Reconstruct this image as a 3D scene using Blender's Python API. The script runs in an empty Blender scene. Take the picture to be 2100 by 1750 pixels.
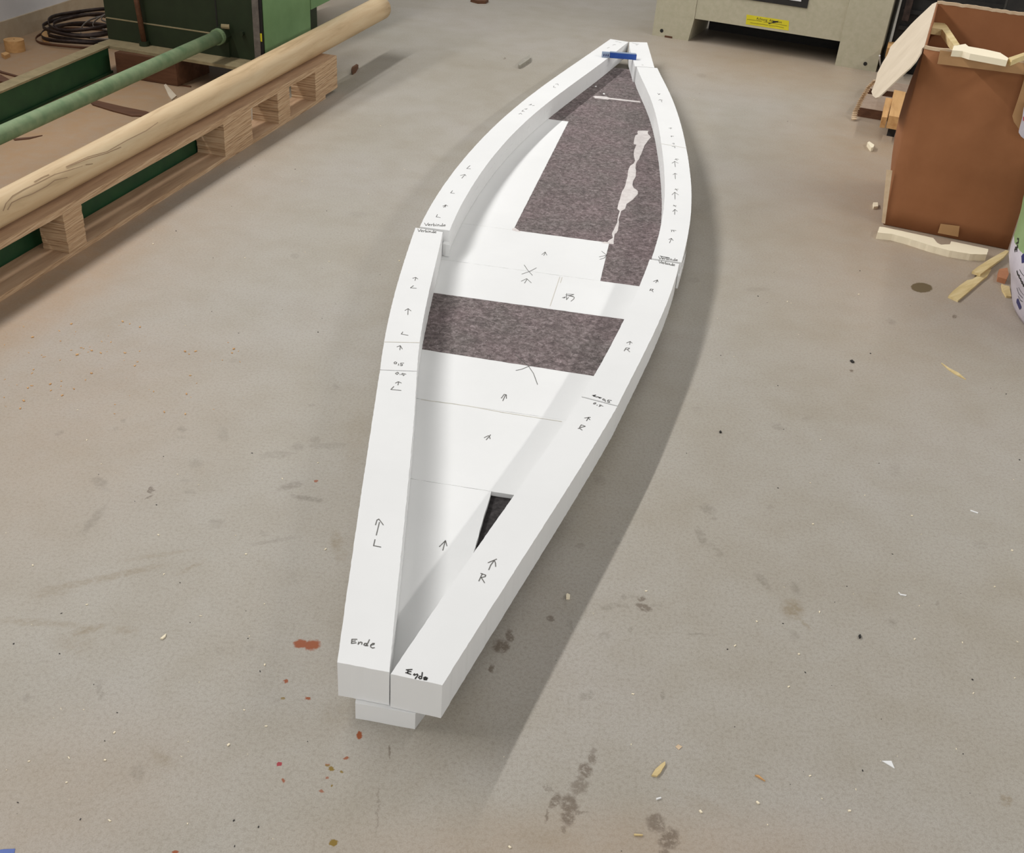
import bpy, bmesh, math, random
from mathutils import Vector, Matrix, noise
random.seed(7)
C = bpy.context.scene.collection
# ------------------------------------------------------------------ camera
H = 1.6; PITCH = math.radians(32.58); ROLL = math.radians(4.59); F = 2180.0
fwd = Vector((0, math.cos(PITCH), -math.sin(PITCH)))
up0 = Vector((1, 0, 0)).cross(fwd)
RT = math.cos(ROLL)*Vector((1, 0, 0)) + math.sin(ROLL)*up0
UP = -math.sin(ROLL)*Vector((1, 0, 0)) + math.cos(ROLL)*up0
EYE = Vector((0, 0, H))
cam = bpy.data.cameras.new('camera'); co = bpy.data.objects.new('camera', cam); C.objects.link(co)
m = Matrix((RT, UP, -fwd)).transposed().to_4x4(); m.translation = EYE; co.matrix_world = m
cam.sensor_width = 36; cam.sensor_fit = 'HORIZONTAL'; cam.lens = 36*F/2100; cam.clip_start = .02
bpy.context.scene.camera = co

def ray(x, y): return fwd + (x-1050)/F*RT - (y-875)/F*UP
def U(x, y, z=0.0):                       # measured point of the photo on a level z
    d = ray(x, y); return EYE + d*((z-H)/d.z)
def W(x, y, p0, n):                       # measured point on any plane
    d = ray(x, y); return EYE + d*((Vector(p0)-EYE).dot(n)/d.dot(n))
def V(x, y, a, b):                        # measured point on an upright plane through a, b
    e = Vector(b)-Vector(a); return W(x, y, (a[0], a[1], 0), Vector((-e.y, e.x, 0)))

# ------------------------------------------------------------------ materials
def new_mat(name):
    mt = bpy.data.materials.new(name); mt.use_nodes = True; nt = mt.node_tree
    return mt, nt, nt.nodes['Principled BSDF']
def L(nt, a, b): nt.links.new(a, b)
def srgb(h):
    c = [int(h[i:i+2], 16)/255 for i in (0, 2, 4)]
    return tuple((v/12.92 if v <= .04045 else ((v+.055)/1.055)**2.4) for v in c)+(1,)
def ramp(nt, fac, stops):
    r = nt.nodes.new('ShaderNodeValToRGB'); L(nt, fac, r.inputs[0])
    e = r.color_ramp.elements
    e[0].position, e[0].color = stops[0]; e[1].position, e[1].color = stops[-1]
    for p, c in stops[1:-1]:
        k = e.new(p); k.color = c
    return r.outputs[0]
def tex_noise(nt, vec, scale, detail=4, rough=.6, dist=0):
    n = nt.nodes.new('ShaderNodeTexNoise'); n.inputs['Scale'].default_value = scale
    n.inputs['Detail'].default_value = detail; n.inputs['Roughness'].default_value = rough
    n.inputs['Distortion'].default_value = dist
    if vec is not None: L(nt, vec, n.inputs['Vector'])
    return n.outputs[0]
def coord(nt, rot=(0, 0, 0), scale=(1, 1, 1)):
    t = nt.nodes.new('ShaderNodeTexCoord'); mp = nt.nodes.new('ShaderNodeMapping')
    a = nt.nodes.new('ShaderNodeMapping'); a.inputs['Rotation'].default_value = rot
    L(nt, t.outputs['Object'], a.inputs[0]); L(nt, a.outputs[0], mp.inputs[0])
    mp.inputs['Scale'].default_value = scale
    return mp.outputs[0]
def bump(nt, bs, h, strength=.3, dist=.002):
    b = nt.nodes.new('ShaderNodeBump'); b.inputs['Strength'].default_value = strength
    b.inputs['Distance'].default_value = dist; L(nt, h, b.inputs['Height']); L(nt, b.outputs[0], bs.inputs['Normal'])
def plain(name, c1, c2=None, rough=.6, scale=20, bs_=.15, metal=0, spec=.4, bd=.001):
    mt, nt, bs = new_mat(name); c2 = c2 or c1
    v = coord(nt); n = tex_noise(nt, v, scale, 6)
    L(nt, ramp(nt, n, [(.3, srgb(c1)), (.7, srgb(c2))]), bs.inputs['Base Color'])
    bs.inputs['Roughness'].default_value = rough; bs.inputs['Metallic'].default_value = metal
    bs.inputs['Specular IOR Level'].default_value = spec
    bump(nt, bs, n, bs_, bd)
    return mt
def wood(name, c1, c2, c3, rot=0, stretch=14, scale=9, rough=.6):
    mt, nt, bs = new_mat(name)
    v = coord(nt, (0, 0, rot), (1/stretch, 1, 1))
    n = tex_noise(nt, v, scale*4, 5, .65, .6); n2 = tex_noise(nt, v, scale, 3, .5, 1.5)
    w = nt.nodes.new('ShaderNodeMath'); w.operation = 'MULTIPLY_ADD'; w.inputs[1].default_value = .55
    L(nt, n, w.inputs[0]); mm = nt.nodes.new('ShaderNodeMath'); mm.operation = 'MULTIPLY'; mm.inputs[1].default_value = .45
    L(nt, n2, mm.inputs[0]); L(nt, mm.outputs[0], w.inputs[2])
    L(nt, ramp(nt, w.outputs[0], [(.3, srgb(c1)), (.5, srgb(c2)), (.68, srgb(c3))]), bs.inputs['Base Color'])
    bs.inputs['Roughness'].default_value = rough; bs.inputs['Specular IOR Level'].default_value = .3
    bump(nt, bs, w.outputs[0], .3, .001)
    return mt
def plywood(name, c1, c2, c3):
    mt, nt, bs = new_mat(name)
    v = coord(nt, (0, math.radians(4), 0), (1.5, 1.5, 100)); n = tex_noise(nt, v, 1.6, 5, .6, .4)
    v2 = coord(nt, (0, 0, 0), (8, 8, 240)); n2 = tex_noise(nt, v2, 1.5, 3, .6, .2)
    a = nt.nodes.new('ShaderNodeMath'); a.operation = 'MULTIPLY_ADD'; a.inputs[1].default_value = .6
    L(nt, n, a.inputs[0]); b = nt.nodes.new('ShaderNodeMath'); b.operation = 'MULTIPLY'; b.inputs[1].default_value = .4
    L(nt, n2, b.inputs[0]); L(nt, b.outputs[0], a.inputs[2])
    L(nt, ramp(nt, a.outputs[0], [(.36, srgb(c1)), (.47, srgb(c2)), (.6, srgb(c3))]), bs.inputs['Base Color'])
    bs.inputs['Roughness'].default_value = .8; bs.inputs['Specular IOR Level'].default_value = .2
    bump(nt, bs, a.outputs[0], .9, .004)
    return mt

def foam_mat(name, c):
    mt, nt, bs = new_mat(name)
    v = coord(nt); n = tex_noise(nt, v, 3, 4); n2 = tex_noise(nt, v, 160, 2)
    c2 = tuple(x*.965 for x in srgb(c)[:3])+(1,)
    L(nt, ramp(nt, n, [(.35, c2), (.62, srgb(c))]), bs.inputs['Base Color'])
    bs.inputs['Roughness'].default_value = .85; bs.inputs['Specular IOR Level'].default_value = .15
    bump(nt, bs, n2, .12, .001)
    return mt
M = {}
M['foam'] = foam_mat('white_foam', 'e9e9e8')
M['foam_cut'] = foam_mat('white_foam_offcut', 'efe3c8')
M['pencil'] = plain('pencil_line', '55534f', '6e6b66', .7)
M['ink'] = plain('dark_ink', '24221f', '36332f', .7)
M['seam'] = plain('glue_line', 'd9d4c6', 'c9c2b2', .7)
M['smear'] = plain('glue_smear', 'cbc2bf', 'e4dedb', .5, 40)
def felt():
    mt, nt, bs = new_mat('dark_recycled_board')
    v = coord(nt); n = tex_noise(nt, v, 60, 6, .8, .6); n2 = tex_noise(nt, v, 5, 3)
    n3 = tex_noise(nt, v, 170, 2, .5)
    base = ramp(nt, n, [(.32, srgb('534f4f')), (.5, srgb('807878')), (.68, srgb('b2aaab'))])
    tint = ramp(nt, n2, [(.35, srgb('dedcd8')), (.65, srgb('efe4e4'))])
    mx = nt.nodes.new('ShaderNodeMix'); mx.data_type = 'RGBA'; mx.blend_type = 'MULTIPLY'; mx.inputs[0].default_value = 1
    L(nt, base, mx.inputs[6]); L(nt, tint, mx.inputs[7])
    f = ramp(nt, n3, [(.70, (0, 0, 0, 1)), (.75, (1, 1, 1, 1))])
    m2 = nt.nodes.new('ShaderNodeMix'); m2.data_type = 'RGBA'; L(nt, f, m2.inputs[0]); L(nt, mx.outputs[2], m2.inputs[6])
    m2.inputs[7].default_value = srgb('cfc6c6'); L(nt, m2.outputs[2], bs.inputs['Base Color'])
    bs.inputs['Roughness'].default_value = .95; bs.inputs['Specular IOR Level'].default_value = .1
    bump(nt, bs, n, .6, .002); return mt
M['felt'] = felt()
M['felt_dark'] = plain('dark_rough_board', '2c2a2a', '4c4848', .95, 90, .8, 0, .1, .003)
HB = math.radians(-77.4)
M['pole'] = wood('pale_pine', 'a58a66', 'cbb08a', 'd6c09c', 0, 10, 7)
M['ply_edge'] = plywood('plywood_edge', '80644a', 'b99876', 'd0b493')
M['ply_face'] = wood('plywood_face', 'a18064', 'bd9c7c', 'c8aa8b', 0, 9, 10, .8)
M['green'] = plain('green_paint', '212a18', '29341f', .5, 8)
M['green_lit'] = plain('green_paint_lit', '688a5a', '739565', .55, 8)  # lighter green: the stronger light on these faces is put into the colour
M['green_pipe'] = plain('pale_green_dusty_paint', '66805a', '8c9c76', .7, 14)
M['dust'] = plain('sawdust_layer', '86795a', '9c8c6a', .95, 25)
M['dark_green'] = plain('rail_green_paint', '1d4029', '28502f', .5, 9)
M['steel_dark'] = plain('dark_steel', '2c2422', '4a3d37', .45, 30, .1, .6)
M['steel'] = plain('grey_steel', '6d655f', '8b837b', .5, 30, .1, .5)
M['black'] = plain('black_plastic', '171615', '25221f', .6, 20)
M['cream'] = plain('cream_machine_paint', 'a9a38b', 'b5ae98', .6, 30)
M['yellow'] = plain('yellow_label', 'c9bc1e', 'd6c92c', .5, 10, 0)
M['white'] = plain('white_paint', 'd9d8da', 'e2e1e2', .8, 5)
M['carton'] = plain('brown_cardboard', '8a5936', '96633f', .85, 6)
M['carton_edge'] = plain('torn_cardboard_edge', 'c5ab8b', 'd6c0a2', .9, 30)
M['carton_pale'] = plain('pale_cardboard', 'c9b9a2', 'd6c7b1', .9, 8)
M['tape'] = plain('clear_brown_tape', 'a67f55', 'b48c60', .35, 8, .05)
M['brown_wood'] = wood('brown_wood', '4a3020', '5f3f2b', '74503a', 0, 8, 8)
M['orange_wood'] = wood('orange_pine', 'b58350', 'cfa26c', 'd9b07c', math.radians(-75), 8, 8)
M['pale_wood'] = wood('pale_splint', 'b8a06c', 'd3bd8b', 'e0cfa6', math.radians(-40), 8, 12)
M['blue'] = plain('blue_plastic', '1f4594', '2a55a8', .35, 10, .05)
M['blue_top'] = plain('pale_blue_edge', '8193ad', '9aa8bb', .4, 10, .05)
M['bag'] = plain('white_sack_plastic', 'bdb6c0', 'd3ccd4', .45, 10)
M['bag_green'] = plain('green_sack_print', '7f9a66', '8fa876', .45, 10)
M['navy'] = plain('navy_print', '27285a', '30326a', .5)
M['red'] = plain('red_print', 'b0434f', 'c2505c', .5)
M['terracotta'] = plain('terracotta_chip', 'a8704e', 'b57d5a', .8)
M['grey_bar'] = plain('grey_bar', '8b867c', 'a5a094', .6, 40)
M['wall'] = plain('white_wall', 'd6d3d4', 'dedbdc', .9, 6)
M['skirt'] = plain('beige_skirting', 'b09c82', 'bfae96', .9, 12)

# ------------------------------------------------------------------ object helpers
def link(name, bm, mat, parent=None, smooth=False):
    bmesh.ops.recalc_face_normals(bm, faces=bm.faces)
    me = bpy.data.meshes.new(name); bm.to_mesh(me); bm.free()
    if mat is not None: me.materials.append(M[mat] if isinstance(mat, str) else mat)
    if smooth:
        for p in me.polygons: p.use_smooth = True
    o = bpy.data.objects.new(name, me); C.objects.link(o)
    if parent is not None: o.parent = parent
    return o
def tag(o, label, cat, group=None, kind=None):
    o['label'] = label; o['category'] = cat
    if group: o['group'] = group
    if kind: o['kind'] = kind
    return o
def structure(o): o['kind'] = 'structure'; return o
def root(name, loc, label, cat, rz=0, group=None):
    o = bpy.data.objects.new(name, None); C.objects.link(o); o.location = loc; o.rotation_euler = (0, 0, rz)
    o.empty_display_size = .05
    return tag(o, label, cat, group)
def shift(bm, org):
    for v in bm.verts: v.co -= Vector(org)
    return bm
def jag(pts, step=.03, amp=.0012, seed=0):
    out = []
    for i, p in enumerate(pts):
        q = pts[(i+1) % len(pts)]; a = Vector(p[:2]); b = Vector(q[:2]); n = max(1, int((b-a).length/step))
        nr = Vector((-(b-a).y, (b-a).x)); nr = nr.normalized() if nr.length > 0 else nr
        for k in range(n):
            t = a.lerp(b, k/n)
            if k: t = t + nr*random.uniform(-amp, amp)
            out.append((t.x, t.y))
    return out
def prism(pts, z0, z1, bm=None, ragged=0, step=.03):
    bm = bm or bmesh.new()
    pts = [(p[0], p[1]) for p in pts]
    if ragged: pts = jag(pts, step, ragged)
    n = len(pts)
    zt = (lambda i: z1[i]) if isinstance(z1, (list, tuple)) else (lambda i: z1)
    a = [bm.verts.new((p[0], p[1], z0)) for p in pts]; b = [bm.verts.new((p[0], p[1], zt(i))) for i, p in enumerate(pts)]
    from mathutils.geometry import tessellate_polygon
    for t in tessellate_polygon([[Vector((p[0], p[1], 0)) for p in pts]]):
        try: bm.faces.new([b[i] for i in t]); bm.faces.new([a[i] for i in reversed(t)])
        except ValueError: pass
    for i in range(n):
        try: bm.faces.new((a[i], a[(i+1) % n], b[(i+1) % n], b[i]))
        except ValueError: pass
    return bm
def box(x0, x1, y0, y1, z0, z1, bm=None, bev=0):
    bm2 = bmesh.new(); prism([(x0, y0), (x1, y0), (x1, y1), (x0, y1)], z0, z1, bm2)
    if bev: bmesh.ops.bevel(bm2, geom=bm2.edges[:], offset=bev, segments=2, affect='EDGES')
    if bm is None: return bm2
    me = bpy.data.meshes.new('t'); bm2.to_mesh(me); bm2.free(); bm.from_mesh(me); bpy.data.meshes.remove(me)
    return bm
def slab(quad, thick, nrm=None, bm=None):           # a flat piece of any outline with thickness
    bm = bm or bmesh.new(); q = [Vector(p) for p in quad]
    if nrm is None: nrm = (q[1]-q[0]).cross(q[2]-q[1]).normalized()
    a = [bm.verts.new(p) for p in q]; b = [bm.verts.new(p-nrm*thick) for p in q]
    from mathutils.geometry import tessellate_polygon
    for t in tessellate_polygon([q]):
        bm.faces.new([a[i] for i in t]); bm.faces.new([b[i] for i in reversed(t)])
    n = len(q)
    for i in range(n): bm.faces.new((a[i], b[i], b[(i+1) % n], a[(i+1) % n]))
    return bm
def tube(path, r, seg=16, bm=None, closed=False, caps=True):
    bm = bm or bmesh.new(); P = [Vector(p) for p in path]; rings = []; n = len(P)
    for i, p in enumerate(P):
        if closed: t = P[(i+1) % n]-P[i-1]
        else: t = P[min(i+1, n-1)]-P[max(i-1, 0)]
        t.normalize(); s = t.cross(Vector((0, 0, 1)))
        if s.length < .01: s = t.cross(Vector((1, 0, 0)))
        s.normalize(); u = s.cross(t); rr = r[i] if isinstance(r, (list, tuple)) else r
        rings.append([bm.verts.new(p+(s*math.cos(2*math.pi*k/seg)+u*math.sin(2*math.pi*k/seg))*rr) for k in range(seg)])
    for i in range(n if closed else n-1):
        A, B = rings[i], rings[(i+1) % n]
        for k in range(seg): bm.faces.new((A[k], A[(k+1) % seg], B[(k+1) % seg], B[k]))
    if caps and not closed: bm.faces.new(rings[0]); bm.faces.new(rings[-1][::-1])
    return bm
def strokes(lines, z, w=.0022, bm=None, th=.0004):  # pencil strokes lying on a level surface
    bm = bm or bmesh.new()
    for ln in lines:
        pts = [U(x, y, z) for x, y in ln]
        ribbon(bm, pts, w, Vector((0, 0, 1)), th)
    return bm
def ribbon(bm, pts, w, nrm, th=.0004):
    for a, b in zip(pts, pts[1:]):
        d = (b-a)
        if d.length < 1e-6: continue
        d.normalize(); s = d.cross(nrm).normalized()*w/2; e = d*w*.3
        q = [a-e-s, b+e-s, b+e+s, a-e+s]
        A = [bm.verts.new(p+nrm*.00015) for p in q]; B = [bm.verts.new(p+nrm*(.00015+th)) for p in q]
        bm.faces.new(B); bm.faces.new(A[::-1])
        for i in range(4): bm.faces.new((A[i], A[(i+1) % 4], B[(i+1) % 4], B[i]))
def S(ox, oy, k, lines): return [[(ox+x/k, oy+y/k) for x, y in ln] for ln in lines]

# ------------------------------------------------------------------ the floor
STAINS = {
 'faint': [(1434, 1302, 24, 3, 0, .6), (1565, 1193, 22, 7, 50, .7), (1632, 1208, 15, 9, 60, .6), (1831, 1278, 10, 8, 0, .7), (1628, 1303, 12, 8, 30, .4), (1474, 1135, 6, 12, -30, .5), (2011, 1118, 14, 8, 10, .4),
             (1828, 660, 10, 5, 15, .6), (1595, 876, 14, 6, 15, .5), (1657, 858, 10, 4, -20, .4), (1835, 965, 12, 14, 0, .25), (1438, 1102, 9, 20, -25, .7), (1451, 1045, 16, 8, 25, .7), (1463, 1064, 9, 4, 0, .5),
             (1922, 1237, 4, 4, 0, .6), (1553, 594, 24, 4, 0, .4), (1425, 575, 12, 6, 0, .4), (1580, 1040, 8, 4, 0, .4), (1470, 1128, 20, 5, 40, .4),
             (203, 988, 15, 9, 15, .75), (213, 1003, 16, 5, 10, .4), (192, 1067, 34, 9, -48, .65), (373, 881, 9, 6, 0, .8), (372, 898, 9, 3, 0, .4), (457, 892, 11, 14, 0, .45), (402, 950, 14, 8, 0, .5), (443, 1073, 14, 10, 0, .5),
             (647, 902, 10, 6, 0, .6), (611, 917, 14, 7, 0, .55), (673, 914, 40, 6, -2, .5), (597, 997, 26, 6, -15, .9), (630, 1023, 34, 5, 10, .95), (567, 933, 34, 7, -5, .5), (540, 1093, 10, 5, 20, .5),
             (560, 1110, 50, 4, -10, .5), (123, 888, 12, 4, -25, .5), (253, 865, 6, 4, -20, .7), (237, 880, 6, 4, -15, .6), (390, 1010, 11, 4, 5, .5), (380, 986, 14, 3, 0, .4), (690, 793, 8, 6, 0, .5), (640, 830, 8, 3, 0, .5),
             (605, 525, 9, 5, 0, .5), (207, 1413, 6, 20, -10, .6), (58, 1430, 10, 8, -30, .5), (280, 1587, 14, 18, 40, .5), (605, 1190, 6, 20, -15, .3), (1195, 1428, 9, 7, 0, .75), (1212, 1425, 5, 9, 0, .75),
             (1360, 1425, 5, 5, 0, .8), (1245, 1247, 13, 5, 0, .6), (1272, 1243, 20, 4, 0, .55), (1275, 1224, 8, 4, 0, .6), (1300, 1224, 9, 3, 0, .5), (1345, 1240, 16, 3, 0, .4), (1170, 1280, 6, 12, -30, .5), (1230, 985, 12, 10, 0, .45), (1240, 1305, 12, 7, 0, .5), (1294, 1293, 4, 7, 0, .6),
             (450, 1332, 12, 8, 0, .3), (513, 1330, 9, 9, 0, .3), (567, 1437, 7, 5, 0, .3), (1084, 1258, 5, 4, 0, .4), (1190, 1120, 8, 5, 0, .6), (1267, 1113, 6, 4, 0, .5), (1255, 1095, 5, 3, 0, .5), (480, 740, 12, 5, 0, .3), (1365, 430, 14, 5, 0, .3),
             (1450, 420, 30, 12, -30, .3), (1430, 840, 12, 5, 10, .3), (1440, 155, 10, 4, 10, .4), (840, 640, 10, 5, 0, .2), (735, 440, 20, 6, 0, .3)],
 'olive': [(150, 1200, 75, 7, -10, .55), (250, 1178, 80, 6, -12, .6), (110, 1218, 40, 5, -8, .4), (390, 1165, 30, 4, -28, .5), (330, 1138, 70, 4, -8, .4), (180, 1293, 34, 7, -15, .8), (83, 1278, 90, 7, 4, .5), (260, 1293, 24, 8, 5, .5), (150, 1320, 40, 20, 0, .3), (2063, 1644, 11, 10, 30, .9),
             (690, 1112, 12, 20, 0, .6), (700, 1140, 10, 12, 0, .4), (1626, 1250, 20, 18, 15, .85), (1650, 1280, 18, 4, 50, .6), (333, 1557, 22, 14, 30, .4), (1110, 1720, 60, 20, 0, .25), (710, 1300, 30, 60, 0, .2), (690, 1470, 30, 30, 0, .25), (730, 900, 22, 60, 10, .25), (1440, 1650, 80, 12, 25, .2)],
 'brown': [(1028, 1326, 18, 13, 0, .95), (1046, 1305, 9, 12, -20, .85), (1129, 1268, 8, 7, 0, .75), (1008, 1373, 6, 8, 0, .9), (1314, 1228, 9, 5, 0, .8), (1319, 1246, 17, 7, 20, .85), (1214, 1555, 9, 11, -15, .75), (1218, 1540, 7, 7, 0, .5), (1200, 1580, 14, 15, 15, .85),
             (1189, 1612, 15, 20, 15, .65), (1167, 1650, 19, 20, 0, .85), (1165, 1678, 15, 18, 10, .85), (1139, 1643, 9, 18, 25, .85), (1125, 1618, 12, 3, 30, .5), (1188, 1664, 16, 4, 0, .6), (1155, 1705, 6, 8, 0, .6), (1346, 1688, 20, 18, 30, .8), (1372, 1722, 19, 22, 30, .85), (1360, 1750, 14, 8, 0, .7), (1120, 1675, 3, 14, 10, .7), (1958, 650, 6, 4, 10, .9), (310, 1005, 5, 7, 30, .9), (305, 1020, 8, 2, -35, .7), (800, 1540, 3, 14, 0, .8), (775, 1660, 2, 50, 0, .4), (1746, 760, 4, 3, 0, 1), (1035, 120, 2, 2, 0, .8)],
 'leaf': [(1890, 590, 22, 10, 4, .95)],
 'rust': [(617, 1321, 15, 9, 0, 1), (640, 1323, 17, 10, -8, 1), (586, 1398, 5, 4, 0, 1), (631, 1432, 6, 3, 0, 1), (737, 1509, 6, 8, 20, 1), (710, 1555, 6, 3, -10, .9), (671, 1568, 4, 3, 0, .8), (671, 1596, 5, 3, 0, .8), (581, 1601, 5, 4, 20, .9), (659, 1623, 5, 3, 0, .8), (358, 1748, 7, 4, 0, 1), (648, 987, 4, 3, 0, .9)],
 'ochre': [(680, 1577, 6, 5, 0, 1), (684, 1728, 9, 7, 0, 1), (681, 1612, 4, 3, 0, .9), (701, 1584, 4, 3, 0, .9), (579, 1433, 4, 2, 0, .8), (672, 1570, 4, 3, 0, .8)],
 'crim': [(573, 1567, 6, 5, 0, 1)],
 'dust': [(120, 170, 640, 230, -25, 1.0), (60, 560, 420, 110, -31, .8), (60, 860, 420, 200, -20, .28), (1900, 330, 260, 220, 20, .55), (1650, 130, 300, 60, 8, .4), (60, 1660, 330, 160, -20, .2), (1250, 1760, 500, 90, 0, .3)],  # wide weak ellipse at left: sawdust plus dimmer light put into the colour
 'worm': [(170, 1620, 330, 190, -25, 1)],
}
def stain_mat(sel):
    mt, nt, bs = new_mat('painted_concrete_floor')
    t = nt.nodes.new('ShaderNodeTexCoord'); P = t.outputs['Object']
    big = tex_noise(nt, P, .9, 5, .55); mid = tex_noise(nt, P, 6, 5, .6); fine = tex_noise(nt, P, 130, 3, .6); grain = tex_noise(nt, P, 420, 2, .6)
    col = ramp(nt, big, [(.36, srgb('a9a296')), (.5, srgb('aca69c')), (.64, srgb('aea8a0'))])
    def mixc(a, b, fac, mode='MIX'):
        mx = nt.nodes.new('ShaderNodeMix'); mx.data_type = 'RGBA'; mx.blend_type = mode
        if isinstance(fac, (int, float)): mx.inputs[0].default_value = fac
        else: L(nt, fac, mx.inputs[0])
        L(nt, a, mx.inputs[6])
        if isinstance(b, tuple): mx.inputs[7].default_value = b
        else: L(nt, b, mx.inputs[7])
        return mx.outputs[2]
    def mth(op, a, b=None, c=None):
        n = nt.nodes.new('ShaderNodeMath'); n.operation = op
        for i, v in enumerate((a, b, c)):
            if v is None: continue
            if isinstance(v, (int, float)): n.inputs[i].default_value = v
            else: L(nt, v, n.inputs[i])
        return n.outputs[0]
    col = mixc(col, ramp(nt, mid, [(.3, srgb('f6f4f0')), (.6, srgb('ffffff'))]), 1.0, 'MULTIPLY')
    col = mixc(col, ramp(nt, fine, [(.25, srgb('e4e2de')), (.55, srgb('ffffff'))]), .8, 'MULTIPLY')
    col = mixc(col, ramp(nt, grain, [(.3, srgb('dcdad6')), (.6, srgb('ffffff'))]), .6, 'MULTIPLY')
    # warp so that the stain outlines are irregular
    nz = nt.nodes.new('ShaderNodeTexNoise'); nz.inputs['Scale'].default_value = 38; nz.inputs['Detail'].default_value = 4; nz.inputs['Roughness'].default_value = .7
    L(nt, P, nz.inputs['Vector'])
    sub = nt.nodes.new('ShaderNodeVectorMath'); sub.operation = 'MULTIPLY_ADD'; sub.inputs[1].default_value = (.03, .03, 0); sub.inputs[2].default_value = (-.015, -.015, 0)
    L(nt, nz.outputs['Color'], sub.inputs[0])
    add = nt.nodes.new('ShaderNodeVectorMath'); add.operation = 'ADD'; L(nt, P, add.inputs[0]); L(nt, sub.outputs[0], add.inputs[1])
    WP = add.outputs[0]
    nz2 = nt.nodes.new('ShaderNodeVectorMath'); nz2.operation = 'MULTIPLY_ADD'; nz2.inputs[1].default_value = (.012, .012, 0); nz2.inputs[2].default_value = (-.006, -.006, 0)
    nf = nt.nodes.new('ShaderNodeTexNoise'); nf.inputs['Scale'].default_value = 110; nf.inputs['Detail'].default_value = 2; L(nt, P, nf.inputs['Vector']); L(nt, nf.outputs['Color'], nz2.inputs[0])
    add2 = nt.nodes.new('ShaderNodeVectorMath'); add2.operation = 'ADD'; L(nt, P, add2.inputs[0]); L(nt, nz2.outputs[0], add2.inputs[1])
    WS = add2.outputs[0]
    def mask(lst, soft, src):
        tot = None
        for (x, y, rx, ry, ang, st) in sel.get(lst, []):
            c = U(x, y); ex = (U(x+1, y)-c); ey = (U(x, y+1)-c); ca, sa = math.cos(math.radians(ang)), math.sin(math.radians(ang))
            v1 = (ex*ca+ey*sa)*rx; v2 = (-ex*sa+ey*ca)*ry
            a, b, c_, d = v1.x, v2.x, v1.y, v2.y       # columns v1, v2
            E_, F_, G_, H_ = (a+d)/2, (a-d)/2, (c_+b)/2, (c_-b)/2
            Q, R_ = math.hypot(E_, H_), math.hypot(F_, G_)
            sx, sy = Q+R_, abs(Q-R_); a1, a2 = math.atan2(G_, F_), math.atan2(H_, E_); th = (a2+a1)/2
            mp = nt.nodes.new('ShaderNodeMapping'); mp.vector_type = 'TEXTURE'
            mp.inputs['Location'].default_value = (c.x, c.y, 0); mp.inputs['Rotation'].default_value = (0, 0, th)
            mp.inputs['Scale'].default_value = (max(sx, .002), max(sy, .002), 1); L(nt, src, mp.inputs[0])
            ln = nt.nodes.new('ShaderNodeVectorMath'); ln.operation = 'LENGTH'; L(nt, mp.outputs[0], ln.inputs[0])
            mr = nt.nodes.new('ShaderNodeMapRange'); mr.interpolation_type = 'SMOOTHSTEP'
            mr.inputs['From Min'].default_value = 1+soft; mr.inputs['From Max'].default_value = max(0, 1-soft)
            mr.inputs['To Min'].default_value = 0; mr.inputs['To Max'].default_value = st; L(nt, ln.outputs['Value'], mr.inputs['Value'])
            tot = mr.outputs[0] if tot is None else mth('MAXIMUM', tot, mr.outputs[0])
        return 0.0 if tot is None else tot
    mott = ramp(nt, tex_noise(nt, P, 75, 4, .7), [(.34, (0.15, .15, .15, 1)), (.56, (1, 1, 1, 1))])
    # sawdust film shed by machine and carton; part of it paints dimmer light
    dust = mask('dust', .75, P)
    dm = mth('MULTIPLY', dust, ramp(nt, tex_noise(nt, P, 14, 5, .7), [(.2, (.6, .6, .6, 1)), (.7, (1, 1, 1, 1))]))
    col = mixc(col, srgb('a88662'), dm)
    col = mixc(col, srgb('6a6255'), mth('MULTIPLY', mth('MULTIPLY', mask('faint', .45, WP), mott), .5))
    col = mixc(col, srgb('7d6a48'), mth('MULTIPLY', mth('MULTIPLY', mask('olive', .6, WP), mott), .6))
    mott2 = ramp(nt, tex_noise(nt, P, 95, 4, .75), [(.38, (0.2, .2, .2, 1)), (.5, (1, 1, 1, 1))])
    col = mixc(col, srgb('5a4a3a'), mth('MULTIPLY', mth('MULTIPLY', mask('brown', .3, WP), mott2), .75))
    col = mixc(col, srgb('64553a'), mask('leaf', .08, WS))
    col = mixc(col, srgb('8f4a24'), mask('rust', .25, WS))
    col = mixc(col, srgb('7f6620'), mask('ochre', .25, WS))
    col = mixc(col, srgb('9a3038'), mask('crim', .2, WS))
    L(nt, col, bs.inputs['Base Color'])
    bs.inputs['Roughness'].default_value = .55; bs.inputs['Specular IOR Level'].default_value = .35
    rr = ramp(nt, big, [(.3, (.48,)*3+(1,)), (.7, (.62,)*3+(1,))]); L(nt, rr, bs.inputs['Roughness'])
    hs = mth('MULTIPLY', fine, .3)
    worm = mth('MULTIPLY', mask('worm', .5, P), tex_noise(nt, P, 70, 2, .5, 1.2))
    bump(nt, bs, mth('ADD', hs, worm), .3, .003)
    return mt

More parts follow.
